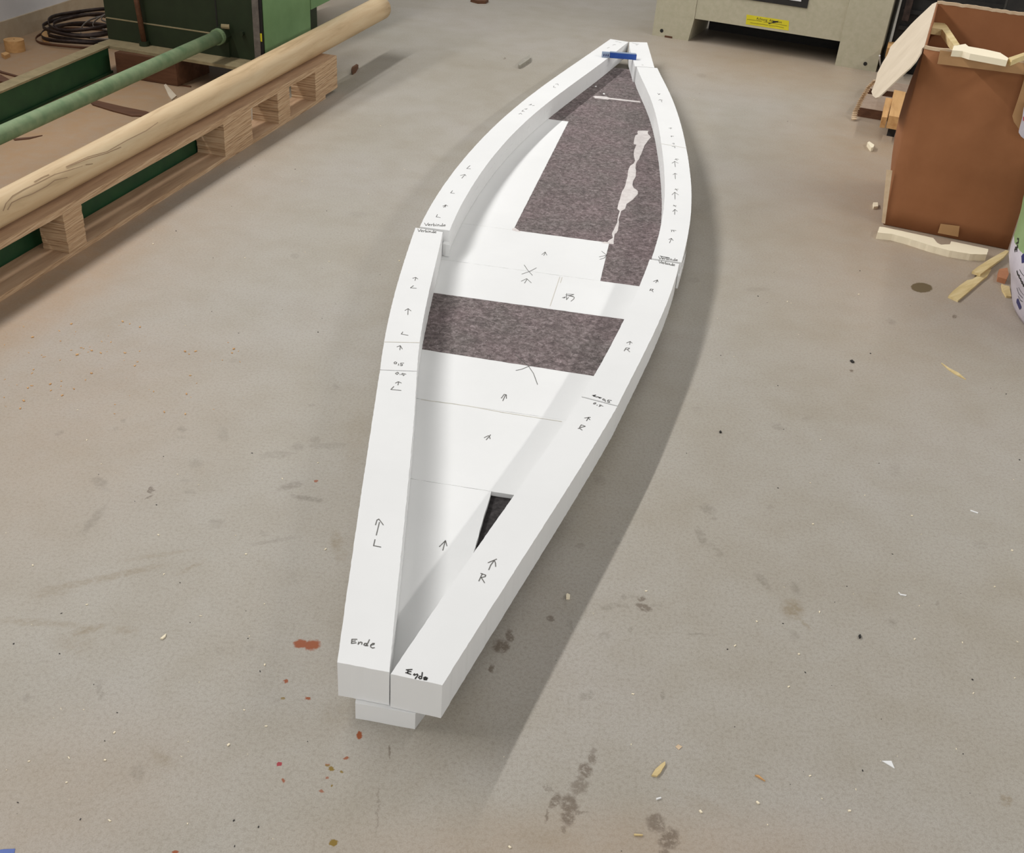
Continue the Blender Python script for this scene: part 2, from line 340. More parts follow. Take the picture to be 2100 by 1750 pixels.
SOFT = dict(faint=.45, olive=.6, brown=.3, leaf=.08, rust=.25, ochre=.25, crim=.2, dust=.75, worm=.5)
def bounds(k, st):
    x, y, rx, ry, ang, _ = st; c = U(x, y); ex, ey = U(x+1, y)-c, U(x, y+1)-c; ca, sa = math.cos(math.radians(ang)), math.sin(math.radians(ang))
    v1, v2 = (ex*ca+ey*sa)*rx, (-ex*sa+ey*ca)*ry; f = 1+SOFT[k]
    dx, dy = math.hypot(v1.x, v2.x)*f+.03, math.hypot(v1.y, v2.y)*f+.03
    return (c.x-dx, c.x+dx, c.y-dy, c.y+dy)
ALLST = [(k, st, bounds(k, st)) for k in STAINS for st in STAINS[k]]
leaves = []
def split_floor(x0, x1, y0, y1, items, depth=0):
    items = [i for i in items if i[2][0] < x1 and i[2][1] > x0 and i[2][2] < y1 and i[2][3] > y0]
    if len(items) <= 34 or depth > 9: leaves.append((x0, x1, y0, y1, items)); return
    best = None
    for ax in (0, 1):
        cs = sorted(((i[2][0]+i[2][1])/2, (i[2][2]+i[2][3])/2)[ax] for i in items); mid = cs[len(cs)//2]
        lo, hi = ((x0, x1), (y0, y1))[ax]
        if not lo+.02 < mid < hi-.02: continue
        a = sum(1 for i in items if i[2][ax*2] < mid); b = sum(1 for i in items if i[2][ax*2+1] > mid)
        if best is None or max(a, b) < best[0]: best = (max(a, b), ax, mid)
    _, ax, mid = best
    if ax == 0: split_floor(x0, mid, y0, y1, items, depth+1); split_floor(mid, x1, y0, y1, items, depth+1)
    else: split_floor(x0, x1, y0, mid, items, depth+1); split_floor(x0, x1, mid, y1, items, depth+1)
split_floor(-9, 9, -3, 15, ALLST)
bm = bmesh.new(); fm = []
for x0, x1, y0, y1, items in leaves:
    sel = {}
    for k, st, _ in items: sel.setdefault(k, []).append(st)
    bm.faces.new([bm.verts.new(p) for p in ((x0, y0, 0), (x1, y0, 0), (x1, y1, 0), (x0, y1, 0))]); fm.append(stain_mat(sel))
q = [bm.verts.new(p) for p in ((-9, -3, -.2), (9, -3, -.2), (9, 15, -.2), (-9, 15, -.2))]; bm.faces.new(q[::-1]); fm.append(fm[0])
me = bpy.data.meshes.new('floor'); bm.to_mesh(me); bm.free()
for i, mt in enumerate(fm): me.materials.append(mt); me.polygons[i].material_index = i
fo_ = bpy.data.objects.new('floor', me); C.objects.link(fo_); structure(fo_)

# ------------------------------------------------------------------ wall on the left
wa = U(0, 90); wd = (U(200, 22)-wa); wd.z = 0; wd.normalize(); wn = Vector((-wd.y, wd.x, 0))
p0 = wa - wd*2.0; p1 = wa + wd*8
q = [p0+wn*.012, p1+wn*.012, p1+wn*.16, p0+wn*.16]
structure(link('wall_left', prism([(v.x, v.y) for v in q], 0, 2.4), 'wall'))
q = [p0, p1, p1+wn*.012, p0+wn*.012]
structure(link('baseboard_left', prism([(v.x, v.y) for v in q], 0, .108), 'skirt'))

# ------------------------------------------------------------------ the foam boat
ZB, ZT, ZF = .043, .131, .042
h7 = math.radians(7.5); HD = Vector((math.sin(h7), math.cos(h7), 0)); RG = Vector((HD.y, -HD.x, 0))
def loc2(P): return (P.dot(RG), P.dot(HD))
def wld(a, b): return RG*a+HD*b
LO = [(1252, 80), (1230, 94), (1210, 111), (1184, 126), (1160, 143), (1128, 166), (1090, 193), (1066, 214), (1047, 230), (1028, 245), (1008, 264), (988, 285), (967, 307), (955, 321), (940, 338), (928, 356), (912, 380), (894, 404), (882, 422), (870, 444), (861, 465)]
LI = [(1289, 86), (1266, 104.5), (1247, 119), (1235, 127), (1212, 146), (1180, 168), (1152, 190), (1132, 203), (1110, 222), (1092, 236), (1082, 246), (1059, 269), (1030, 298), (1013, 318), (996, 340), (981, 364), (961, 396), (946, 419), (940, 432), (932, 446), (928, 460), (922, 473)]
LMO = [(852, 467), (844, 494), (830, 528), (822, 558), (813, 590), (804, 628), (795, 656), (788, 701), (784, 728), (779.5, 758)]
LMI = [(908, 476), (906, 494), (900, 515), (893.5, 542), (884, 576), (874.4, 616), (871, 637), (867, 672), (861, 702), (858, 740), (855, 761)]
LSO = [(779.3, 759.5), (777, 772), (772, 800), (767, 836), (762, 876), (755, 926), (744, 986), (733, 1066), (723, 1140), (716, 1180), (707, 1248), (701, 1288), (693, 1340), (691.6, 1359)]
LSI = [(855, 762.5), (854, 800), (852, 830), (848, 880), (843, 924), (836, 982), (828, 1070), (822, 1136), (816, 1200), (812, 1262), (806, 1330), (803, 1360), (798.5, 1379)]
RTI = [(1290.5, 86), (1294, 109), (1300, 128.6), (1302, 136)]
RTO = [(1327, 87), (1334, 111), (1342, 138.5)]
RBI = [(1306, 137), (1317, 163), (1328.6, 191.4), (1338, 209.5), (1345, 237), (1352, 266), (1355.7, 295), (1359.5, 323), (1362.4, 346), (1363.6, 374), (1362.4, 408), (1359, 444), (1352, 478), (1344, 506), (1336.5, 530)]
RBO = [(1348, 139.5), (1364, 172), (1384, 216), (1400, 270), (1408, 310), (1414, 338), (1417, 374), (1417.4, 410), (1416, 450), (1411, 480), (1408, 498), (1403, 516), (1397.6, 538.5)]
RMI = [(1332.4, 532), (1321, 560), (1310, 590), (1281, 654), (1260, 696), (1240, 732), (1216, 772), (1193, 813)]
RMO = [(1393, 541), (1388, 561), (1384, 573.6), (1376.8, 596), (1368, 622), (1350, 664), (1324, 720), (1300, 764), (1280, 804), (1266.5, 832)]
RSI = [(1192, 815), (1172, 846), (1129, 908), (1096, 958), (1054, 1015), (1028, 1052), (990, 1108), (971, 1134), (940, 1180), (920, 1209), (860, 1294), (801, 1383)]
RSO = [(1266, 834), (1253, 858), (1222, 909), (1203.5, 938), (1194, 954), (1140, 1040), (1101, 1100), (1087, 1121.6), (1057.6, 1167), (1034, 1204), (1000, 1261), (946, 1346), (907, 1406)]
def wpts(px, z=ZT): return [U(x, y, z) for x, y in px]
GRP = 'foam beams laid along the rim of the boat form'
def polyline_at(pts, y):
    ps = sorted(pts, key=lambda p: p[1])
    if y <= ps[0][1]:
        a, b = ps[0], ps[1]
    elif y >= ps[-1][1]: a, b = ps[-2], ps[-1]
    else:
        for a, b in zip(ps, ps[1:]):
            if a[1] <= y <= b[1]: break
    t = (y-a[1])/(b[1]-a[1]) if b[1] != a[1] else 0
    return a[0]+(b[0]-a[0])*t
def smooth_edge(pts, deg):
    """fair the traced edge with a low-order curve through its two ends"""
    import numpy as np
    q = [loc2(p) for p in pts]; x = np.array([a for a, b in q]); y = np.array([b for a, b in q]); c, sc_ = y.mean(), max(1e-6, np.ptp(y)/2)
    wt = np.ones(len(q)); wt[0] = wt[-1] = 30
    f = np.polynomial.polynomial.polyfit((y-c)/sc_, x, deg, w=wt); n = max(len(q), int(np.ptp(y)/.09)+2); out = []
    for t in np.linspace(y[0], y[-1], n):
        v = wld(float(np.polynomial.polynomial.polyval((t-c)/sc_, f)), float(t)); out.append(Vector((v.x, v.y, ZT)))
    out[0], out[-1] = pts[0], pts[-1]
    return out
def beam(outer, inner, label, marks, ink=(), seams=(), lower=None, zt=None, w=.0017, deg=3):
    """outer, inner: top edges from bow to stern, marks: pencil strokes on top"""
    o = smooth_edge(wpts(outer), min(deg, len(outer)-1)); i = smooth_edge(wpts(inner), min(deg, len(inner)-1)); poly = o + i[::-1]
    c = sum(poly, Vector())/len(poly); org = Vector((c.x, c.y, ZB))
    r = root('foam_beam', org, label, 'foam beam', 0, GRP)
    body = bmesh.new()
    if lower is None: prism([(p.x, p.y) for p in poly], ZB, ZT, body, .0005, .012)
    else:
        zm = .088
        prism([(p.x, p.y) for p in poly], zm+.0002, ZT, body, .0005, .012)
        prism([(p.x, p.y) for p in lower(o, i)], ZB, zm, body, .0007, .012)
    link('beam_body', shift(body, org), 'foam', r)
    if marks: link('pencil_marking', shift(strokes(marks, ZT+.0003, w), org), 'pencil', r)
    if ink: link('ink_marking', shift(strokes(ink, ZT+.0003, w*1.25), org), 'ink', r)
    for s in seams: link('glue_seam', shift(strokes([s], ZT+.0003, .0018), org), 'seam', r)
    return r
# pencil work, traced from the photo
GL_ = {'V': ([[(0, 1), (.35, 0), (.8, 1.05)]], .75), 'e': ([[(.05, .3), (.45, .35), (.4, .6), (.1, .5), (.05, .1), (.45, .02)]], .55), 'r': ([[(.1, .6), (.12, 0)], [(.12, .35), (.4, .6)]], .45),
       'b': ([[(.1, 1.05), (.1, 0), (.45, .1), (.42, .45), (.1, .4)]], .55), 'i': ([[(.12, .55), (.12, 0)], [(.12, .8), (.14, .85)]], .3), 'n': ([[(.1, .6), (.1, 0)], [(.1, .4), (.35, .6), (.45, 0)]], .6),
       'd': ([[(.42, .4), (.1, .35), (.08, .05), (.42, .05)], [(.48, 1.05), (.44, 0), (.55, 0)]], .62)}
def word(txt, x0, y0, x1, y1, h):
    tot = sum(GL_[c][1] for c in txt); out = []; u = 0
    for c in txt:
        st, w_ = GL_[c]
        for l_ in st: out.append([(x0+(x1-x0)*(u+px)/tot+.12*h*py, y0+(y1-y0)*(u+px)/tot-h*py) for px, py in l_])
        u += w_
    return out
m_lb = S(800, 280, 5, [[(820, 298), (785, 330), (826, 333)], [(735, 428), (765, 395)], [(720, 400), (768, 390), (778, 404)], [(640, 555), (620, 580), (662, 584)],
                       [(548, 728), (572, 702), (592, 715)], [(540, 715), (572, 702), (565, 726)], [(485, 800), (472, 826), (515, 832)]]) + word('Verbinde', 870, 463, 914, 464.5, 5.5)
m_lb += S(940, 200, 7.954, [[(1150, 125), (1195, 108), (1180, 125)], [(1205, 135), (1240, 130)], [(1075, 190), (1120, 185)], [(1060, 205), (1035, 225), (1078, 230)], [(985, 270), (1020, 258), (1035, 275)], [(1100, 195), (1125, 180)]])
m_lb += S(1180, 60, 8.75, [[(720, 220), (770, 225)], [(780, 235), (825, 240)], [(670, 285), (700, 275), (730, 280)], [(570, 340), (610, 325)]])
m_lb += S(1040, 60, 5, [[(480, 580), (475, 595), (500, 600)], [(495, 565), (520, 560), (525, 575)]])
m_lm = word('Verbinde', 856, 475, 895, 478.5, 5.5) + S(800, 280, 5, [
                       [(255, 1478), (265, 1448)], [(232, 1455), (262, 1445), (285, 1462)], [(240, 1530), (208, 1553), (270, 1558)]])
m_lm += S(740, 580, 5, [[(482, 328), (485, 268)], [(452, 285), (485, 266), (515, 290)], [(430, 505), (415, 528), (485, 540)], [(400, 690), (405, 650)], [(370, 658), (405, 646), (425, 680)],
                        [(340, 820), (352, 812), (368, 818), (362, 832), (345, 832), (340, 820)], [(388, 832), (384, 848)], [(410, 825), (440, 825)], [(410, 825), (408, 838), (428, 840), (420, 852), (402, 850)]])
m_ls = S(740, 580, 5, [[(355, 930), (378, 918), (388, 928), (370, 942), (355, 932)], [(402, 938), (402, 944)], [(425, 930), (462, 938)], [(425, 930), (418, 942), (445, 945), (435, 955)],
                       [(380, 1050), (388, 1018)], [(355, 1030), (385, 1015), (415, 1030)], [(338, 1065), (308, 1095), (412, 1106)]])
m_ls += S(680, 900, 5, [[(458, 990), (490, 858)], [(450, 885), (465, 835), (485, 825), (530, 885)], [(445, 1035), (430, 1098), (505, 1112)]])
m_ls += S(660, 1220, 5, [[(360, 458), (308, 458), (304, 500), (352, 494)], [(308, 478), (345, 476)], [(372, 510), (378, 486)], [(374, 502), (398, 486), (412, 492), (408, 510)],
                         [(460, 500), (440, 500), (430, 515), (445, 524), (462, 508)], [(488, 462), (458, 524), (474, 524)], [(502, 518), (532, 512), (538, 500), (520, 500), (500, 520), (500, 536), (518, 548), (540, 544)]])
m_rt = S(1180, 60, 8.75, [[(1020, 245), (1050, 255), (1090, 262), (1140, 268)], [(1085, 275), (1100, 285), (1115, 278)], [(1190, 640), (1220, 645)]])
m_rb = S(1230, 180, 10.5, [[(1245, 120), (1270, 150), (1300, 130), (1265, 138)], [(1340, 310), (1320, 265)], [(1270, 270), (1300, 255), (1355, 268)], [(1485, 870), (1555, 870)], [(1530, 860), (1525, 890)], [(1525, 1045), (1590, 1045)], [(1545, 1035), (1545, 1060)], [(1560, 1200), (1600, 1195), (1595, 1220)], [(1555, 1265), (1620, 1270), (1615, 1300)]])
m_rb += S(1180, 280, 5, [[(1020, 240), (1035, 230), (1058, 236)], [(1025, 228), (1045, 246)], [(1025, 312), (1018, 258)], [(990, 275), (1018, 256), (1055, 275)],
                         [(1025, 436), (1022, 380)], [(1000, 392), (1022, 378), (1042, 388)], [(1018, 545), (1055, 540)], [(1025, 535), (1045, 558)], [(1022, 645), (1020, 574)], [(990, 598), (1018, 572), (1058, 600)],
                         [(1002, 712), (1035, 710)], [(1005, 702), (1030, 722)], [(1018, 800), (1020, 750)], [(998, 770), (1020, 748), (1045, 768)], [(978, 960), (1032, 966)], [(990, 962), (985, 978)], [(1005, 962), (1010, 978)],
                         [(965, 1092), (985, 1048)], [(958, 1056), (985, 1045), (1003, 1068)]]) + word('Verbinde', 1350, 531, 1390, 536, 5)
i_rb = S(1180, 280, 5, [[(868, 1225), (900, 1234), (940, 1240), (965, 1246)], [(875, 1230), (960, 1248)]])
m_rm = word('Verbinde', 1350.5, 539.5, 1384, 546, 5) + S(1300, 480, 12.5, [
                           [(560, 1252), (600, 1185)], [(500, 1218), (605, 1178), (618, 1232)], [(425, 1410), (495, 1418), (470, 1445), (405, 1440)], [(430, 1412), (405, 1455)], [(450, 1445), (495, 1488)]])
m_rm += S(1060, 560, 5, [[(1155, 735), (1162, 705)], [(1125, 718), (1162, 703), (1182, 720)], [(1120, 768), (1155, 772), (1140, 785), (1108, 782)], [(1118, 770), (1100, 800)], [(1130, 785), (1158, 810)]])
m_rm += S(1150, 760, 9.722, [[(835, 575), (850, 565), (870, 572), (885, 590), (865, 598), (840, 590), (835, 575)], [(890, 605), (885, 622)], [(945, 590), (1012, 600)], [(945, 590), (930, 612), (975, 622), (965, 640), (930, 635)]])
i_rm = S(1150, 760, 9.722, [[(630, 498), (700, 492)], [(650, 510), (690, 490), (655, 515), (690, 525)], [(690, 520), (715, 530), (745, 525), (760, 545), (780, 535), (775, 555), (810, 545)]])
m_rs = S(1150, 760, 9.722, [[(650, 665), (670, 645), (700, 645), (690, 668), (655, 672)], [(725, 685), (720, 698)], [(800, 688), (770, 690), (790, 710), (760, 720)], [(800, 690), (812, 705), (845, 715)],
                            [(512, 1005), (555, 935)], [(475, 948), (590, 936), (545, 940), (580, 985)], [(410, 1085), (490, 1115), (430, 1130), (345, 1160)], [(410, 1085), (375, 1135)], [(365, 1150), (425, 1190)]])
m_rs += S(1000, 1100, 9.722, [[(22, 670), (60, 580), (130, 485)], [(10, 530), (178, 458)], [(135, 480), (155, 540), (160, 605)]])
m_rs += S(920, 900, 5, [[(310, 1460), (345, 1385)], [(330, 1382), (380, 1400), (375, 1415), (335, 1425)], [(335, 1425), (368, 1478)]])
i_rs = S(660, 1220, 5, [[(865, 772), (925, 768)], [(885, 770), (878, 805), (912, 818)], [(860, 800), (885, 806)], [(885, 788), (915, 790)], [(940, 822), (952, 812)], [(945, 828), (978, 815), (985, 828), (958, 862), (965, 850)],
                        [(1030, 798), (1022, 862)], [(1024, 842), (1005, 836), (992, 852), (1005, 864), (1022, 860)], [(1045, 852), (1062, 846), (1082, 856), (1072, 874), (1048, 872), (1045, 852)], [(1055, 858), (1072, 862), (1058, 868)]])
LMIE = smooth_edge(wpts(LMI), 3)
def low_bow(o, i):       # the lower half of the lap joint runs on beside the next beam, on the inner side only
    k = U(921.6, 527, ZB); k = Vector((k.x, k.y, ZT)); tail = []
    for p in LMIE:
        a_, b_ = loc2(p)
        if b_ > loc2(k)[1]: tail.append(wld(a_+.0015, b_))
    a_, b_ = loc2(LMIE[min(len(tail), len(LMIE)-1)]); tail.append(wld(a_+.0015, loc2(k)[1]))
    a0_, b0_ = loc2(LMIE[0]); st_ = wld(a0_+.0015, loc2(i[-1])[1]+.001)
    return o+[st_]+tail+[k]+i[::-1]
beam(LO, LI, 'long curved white foam beam forming the left side of the bow, ending in a stepped lap joint', m_lb, lower=low_bow, deg=6)
def low_mid(o, i):       # starts behind the neighbour's lap
    return o+i[::-1]
beam(LMO, LMI, 'short white foam beam on the left rim midway along the boat, glued across, with 0,5 on its rear end', m_lm, seams=[[(788, 701.5), (861, 703)]])
beam(LSO, LSI, 'long straight white foam beam on the left of the stern, marked Ende at the near end', m_ls)
beam(RTO, RTI, 'shortest white foam beam on the right of the bow tip, under the blue bar', m_rt)
RMOE = smooth_edge(wpts(RMO), 3)
def low_rb(o, i):        # the outer half runs on alongside the next beam
    t = [U(x, y, ZB) for x, y in ((1404, 536), (1399, 556), (1394, 574), (1389.5, 592))]; e_ = loc2(t[-1]); back = []
    for p in RMOE:
        a_, b_ = loc2(p)
        if b_ > e_[1]: back.append((a_+.0015, b_))
    aE = polyline_at([loc2(p) for p in RMOE], e_[1]); back.append((aE+.0015, e_[1]))
    a0, b0 = loc2(RMOE[0]); top = (a0+.0015, loc2(o[-1])[1]+.001)
    tail = [wld(max(loc2(p)[0], polyline_at([loc2(q) for q in RMOE], loc2(p)[1])+.004), loc2(p)[1]) for p in t]
    return o[:-1]+tail+[wld(*p) for p in back[::-1]]+[wld(*top)]+i[::-1]
beam(RBO, RBI, 'curved white foam beam along the right side of the bow with many arrows, last word crossed out', m_rb, i_rb, deg=6, seams=[[(1356, 295), (1382, 299), (1407, 304)]], lower=low_rb)
beam(RMO, RMI, 'white foam beam on the right rim midway along the boat, between the two written joints', m_rm, i_rm)
beam(RSO, RSI, 'long straight white foam beam on the right of the stern, bold Ende at its near end', m_rs, i_rs)

# base board of the boat
XL = [loc2(p) for p in wpts(LO+LMO+LSO)]; XR = [loc2(p) for p in wpts(RTO+RBO+RMO+RSO)]
f0 = loc2(U(729, 1474)); f1 = loc2(U(851, 1496))
Lp = [(f0[0], f0[1])]; Rp = [(f1[0], f1[1])]
y = 1.65
while y < 6.55:
    xl, xr = polyline_at(XL, y), polyline_at(XR, y)
    k = max(.015, .036-.006*(y-1.4))
    if xr-xl > .12: Lp.append((xl+.03, y)); Rp.append((xr-k, y))
    y += .12
base = Rp+Lp[::-1]
def clip(poly, a, b, keep=1):
    """keep the part of poly to the left (1) or right (-1) of the line a->b"""
    out = []; n = len(poly)
    def sd(p): return ((b[0]-a[0])*(p[1]-a[1])-(b[1]-a[1])*(p[0]-a[0]))*keep
    for i in range(n):
        p, q = poly[i], poly[(i+1) % n]; sp, sq = sd(p), sd(q)
        if sp >= 0: out.append(p)
        if (sp > 0 > sq) or (sp < 0 < sq):
            t = sp/(sp-sq); out.append((p[0]+(q[0]-p[0])*t, p[1]+(q[1]-p[1])*t))
    return out
def ln(p, q, dy=0):
    a, b = loc2(U(*p, ZF)), loc2(U(*q, ZF)); return ((a[0], a[1]+dy), (b[0], b[1]+dy))
G = .0006
SE = [ln((843, 982), (1054, 1015.6)), ln((860, 818), (1160, 862)), ln((869, 717), (1215, 771)), ln((891, 601), (1280, 655)), ln((956, 539), (1236, 577)), ln((1052, 472), (1250, 498)), ln((1132, 245), (1165, 250)), ln((1190, 202), (1313, 209))]
SE[6] = (SE[6][0], (SE[6][0][0]+1.0, SE[6][0][1]-.02))
def band(lo, hi):
    p = base
    if lo is not None: p = clip(p, (lo[0][0], lo[0][1]+G), (lo[1][0], lo[1][1]+G), 1)
    if hi is not None: p = clip(p, (hi[0][0], hi[0][1]-G), (hi[1][0], hi[1][1]-G), -1)
    return p
oc = wld(-.35, 3.9); oc.z = 0
br = root('foam_base_board', oc, 'boat-shaped base board of white foam with dark grey insets, under the foam beams', 'base board')
def panel(name, poly, mat, z1=ZF, z0=0.0, rag=.0008):
    if len(poly) < 3: return
    q = [wld(*p) for p in poly]
    return link(name, shift(prism([(v.x, v.y) for v in q], z0, z1, None, rag, .02), oc), mat, br)
B0 = band(None, SE[0]); tl = ln((1007, 1010), (970, 1137)); tl = (tl[1], tl[0])        # pointing to the bow
panel('white_panel', clip(B0, *tl, 1), 'foam')
dk = panel('dark_panel', clip(B0, *tl, -1), 'felt_dark', .030); dk['label'] = 'small dark grey inset showing as a sliver'
panel('white_panel', band(SE[0], SE[1]), 'foam'); panel('white_panel', band(SE[1], SE[2]), 'foam')
dk = panel('dark_panel', band(SE[2], SE[3]), 'felt'); dk['label'] = 'dark grey speckled cross band'
panel('white_panel', band(SE[3], SE[4]), 'foam')
rl = ln((1249, 500), (1231, 577)); rl = (rl[1], rl[0])
B5 = band(SE[4], SE[5])
r3 = ln((1338, 262), (1272, 420)); r3 = (r3[1], r3[0]); r2 = ln((1272, 420), (1249, 500)); r2 = (r2[1], r2[0])
panel('white_panel', clip(B5, *rl, 1), 'foam'); panel('dark_panel', clip(B5, *rl, -1), 'felt')
B6 = band(SE[5], SE[6]); wl = ln((1165, 251), (1052, 473)); wl = (wl[1], wl[0])
panel('white_panel', clip(B6, *wl, 1), 'foam')
mid = clip(B6, *wl, -1)
rr = ln((1335, 268), (1250, 498)); rr = (rr[1], rr[0])
panel('dark_panel', clip(mid, *rr, 1), 'felt'); panel('dark_panel', clip(mid, *rr, -1), 'felt')
panel('dark_panel', band(SE[6], SE[7]), 'felt'); panel('dark_panel', band(SE[7], None), 'felt')
# glue smear along the long joint
rows = [(60+y/5, 1040+a/5, 1040+b/5) for y, a, b in ((1040, 1340, 1450), (1060, 1335, 1442), (1075, 1342, 1445), (1090, 1315, 1462), (1110, 1308, 1475), (1120, 1306, 1462), (1150, 1300, 1438), (1178, 1298, 1420), (1184, 1325, 1412), (1240, 1303, 1390), (1280, 1298, 1375), (1300, 1300, 1362), (1330, 1308, 1355), (1345, 1312, 1340), (1375, 1300, 1322), (1400, 1262, 1318), (1425, 1250, 1316), (1450, 1240, 1322), (1510, 1235, 1318), (1560, 1220, 1290), (1600, 1212, 1285), (1630, 1200, 1300), (1642, 1192, 1322), (1660, 1180, 1340), (1690, 1170, 1340), (1720, 1162, 1312), (1745, 1156, 1290))]
rows += [(280+y/5, 1180+a/5, 1180+b/5) for y, a, b in ((660, 450, 570), (690, 440, 525), (740, 430, 510), (765, 455, 468), (800, 443, 460), (850, 432, 442), (880, 430, 446), (910, 415, 444), (940, 402, 438), (960, 392, 436), (985, 378, 425), (1000, 376, 402), (1040, 384, 396), (1060, 350, 394), (1078, 330, 392), (1100, 352, 392))]
bm = bmesh.new(); pv = None
for y_, a_, b_ in rows:
    aa, bb = U(a_, y_, ZF+.0006), U(b_, y_, ZF+.0006)
    c_ = [bm.verts.new(aa), bm.verts.new(bb), bm.verts.new(bb-Vector((0, 0, .0008))), bm.verts.new(aa-Vector((0, 0, .0008)))]
    if pv:
        for k in range(4): bm.faces.new((pv[k], pv[(k+1) % 4], c_[(k+1) % 4], c_[k]))
    else: bm.faces.new(c_)
    pv = c_
bm.faces.new(pv)
link('glue_smear', shift(bm, oc), 'smear', br)
def split_parts(name, bm, mat, parent, gap=.05):
    bm.verts.ensure_lookup_table(); isl = []; seen = set()
    for v in bm.verts:
        if v in seen: continue
        st, comp = [v], []
        while st:
            x = st.pop()
            if x in seen: continue
            seen.add(x); comp.append(x); st += [e.other_vert(x) for e in x.link_edges]
        isl.append(comp)
    grp = []
    for c in isl:
        p = [v.co.copy() for v in c]; near = [g for g in grp if min((a-b).length for a in p for g_ in g for b in [v.co for v in g_]) < gap]
        for g in near: grp.remove(g)
        grp.append([c]+[c_ for g in near for c_ in g])
    for g in grp:
        b = bmesh.new(); mp_ = {}; fs = set()
        for c in g:
            for v in c: mp_[v] = b.verts.new(v.co); fs.update(v.link_faces)
        for f in fs: b.faces.new([mp_[v] for v in f.verts])
        link(name, b, mat, parent)
    bm.free()
def flat_patch(name, px, mat, z=ZF, th=.0008, parent=br, org=oc):
    q = [U(x, y, z+th/2) for x, y in px]
    return link(name, shift(prism([(v.x, v.y) for v in q], z-.0002, z+th/2), org), mat, parent)
flat_patch('glue_smear', S(1040, 60, 5, [[(880, 690), (905, 683), (1020, 690), (1045, 702), (1360, 738), (1372, 752), (1200, 735), (1050, 716), (1035, 722), (905, 706)]])[0], 'smear')
flat_patch('glue_smear', S(1180, 280, 5, [[(265, 1090), (300, 1078), (340, 1085), (392, 1092), (392, 1104), (350, 1100), (290, 1096)]])[0], 'smear')
flat_patch('glue_smear', S(800, 280, 5, [[(1252, 962), (1250, 945), (1280, 935), (1340, 978), (1300, 975)]])[0], 'smear')
flat_patch('glue_smear', S(1180, 60, 8.75, [[(490, 1155), (510, 1145), (535, 1158), (515, 1170)]])[0], 'foam')
flat_patch('glue_smear', S(1180, 60, 8.75, [[(345, 1020), (380, 1015), (385, 1030), (355, 1035)]])[0], 'foam')
# glued lines and pencil marks on the base
bseam = S(740, 580, 5, [[(620, 1200), (1100, 1265), (1450, 1330), (2060, 1425)]]) + S(800, 280, 5, [[(1740, 1440), (1640, 1740)], [(1765, 1445), (1745, 1500)]])
for s_ in bseam: link('glue_seam', shift(strokes([s_], ZF+.0002, .0016), oc), 'seam', br)
bm_ = S(800, 280, 5, [[(1375, 1318), (1410, 1370), (1460, 1425)], [(1500, 1348), (1430, 1385), (1350, 1412)], [(1345, 1485), (1400, 1458), (1448, 1502)], [(1378, 1505), (1405, 1462)], [(1575, 1222), (1592, 1190)], [(1555, 1212), (1590, 1185), (1608, 1218)],
                      [(1765, 1655), (1800, 1645), (1780, 1660)], [(1810, 1610), (1808, 1675), (1830, 1650)], [(1820, 1618), (1885, 1620), (1830, 1635), (1888, 1648), (1885, 1665), (1855, 1690)], [(1800, 1625), (1880, 1640)]])
bm_ += S(740, 580, 5, [[(1585, 735), (1720, 858), (1770, 930), (1812, 1045)], [(1835, 828), (1720, 858), (1650, 888), (1590, 900)], [(1455, 1212), (1485, 1148)], [(1440, 1185), (1470, 1145), (1492, 1150), (1492, 1188)],
                       [(1285, 1612), (1330, 1560)], [(1265, 1590), (1310, 1568)], [(1318, 1575), (1325, 1602)]])
bm_ += S(680, 900, 5, [[(1140, 1145), (1165, 1050)], [(1105, 1108), (1168, 1045), (1182, 1100)]]) + S(1180, 280, 5, [[(270, 1178), (318, 1215), (300, 1245), (250, 1262)], [(245, 1235), (318, 1218)]])
def clusters(lines, gap):
    cl_ = []
    for l_ in lines:
        near = [c for c in cl_ if min(math.dist(p, q) for m_ in c for p in m_ for q in l_) < gap]
        for c in near: cl_.remove(c)
        cl_.append([l_]+[m_ for c in near for m_ in c])
    return cl_
for cg in clusters(bm_, 22): split_parts('pencil_marking', shift(strokes(cg, ZF+.0003, .0017), oc), 'pencil', br, .03)
# thin joint line of the base front
fa, fb = U(729, 1474), U(851, 1496)

# blue bar across the bow
b0, b1 = U(1234, 118, ZT), U(1304.5, 123.5, ZT); bd = (b1-b0).normalized(); bn = Vector((-bd.y, bd.x, 0)); Lb = (b1-b0).length
rb = root('blue_bar', b0, 'small bright blue plastic bar lying across both foam beams at the bow tip', 'bar', math.atan2(bd.y, bd.x))
link('bar_body', box(.045, Lb, 0, .03, .0006, .03, bev=.0015), 'blue', rb)
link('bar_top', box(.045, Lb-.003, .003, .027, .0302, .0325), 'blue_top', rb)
link('printed_end', box(0, .0445, 0, .03, .0006, .028, bev=.001), 'blue_top', rb)
bm = bmesh.new()
for k in range(3): box(.008+k*.012, .014+k*.012, -.0006, .0, .008, .02, bm)
link('print_mark', bm, 'navy', rb)

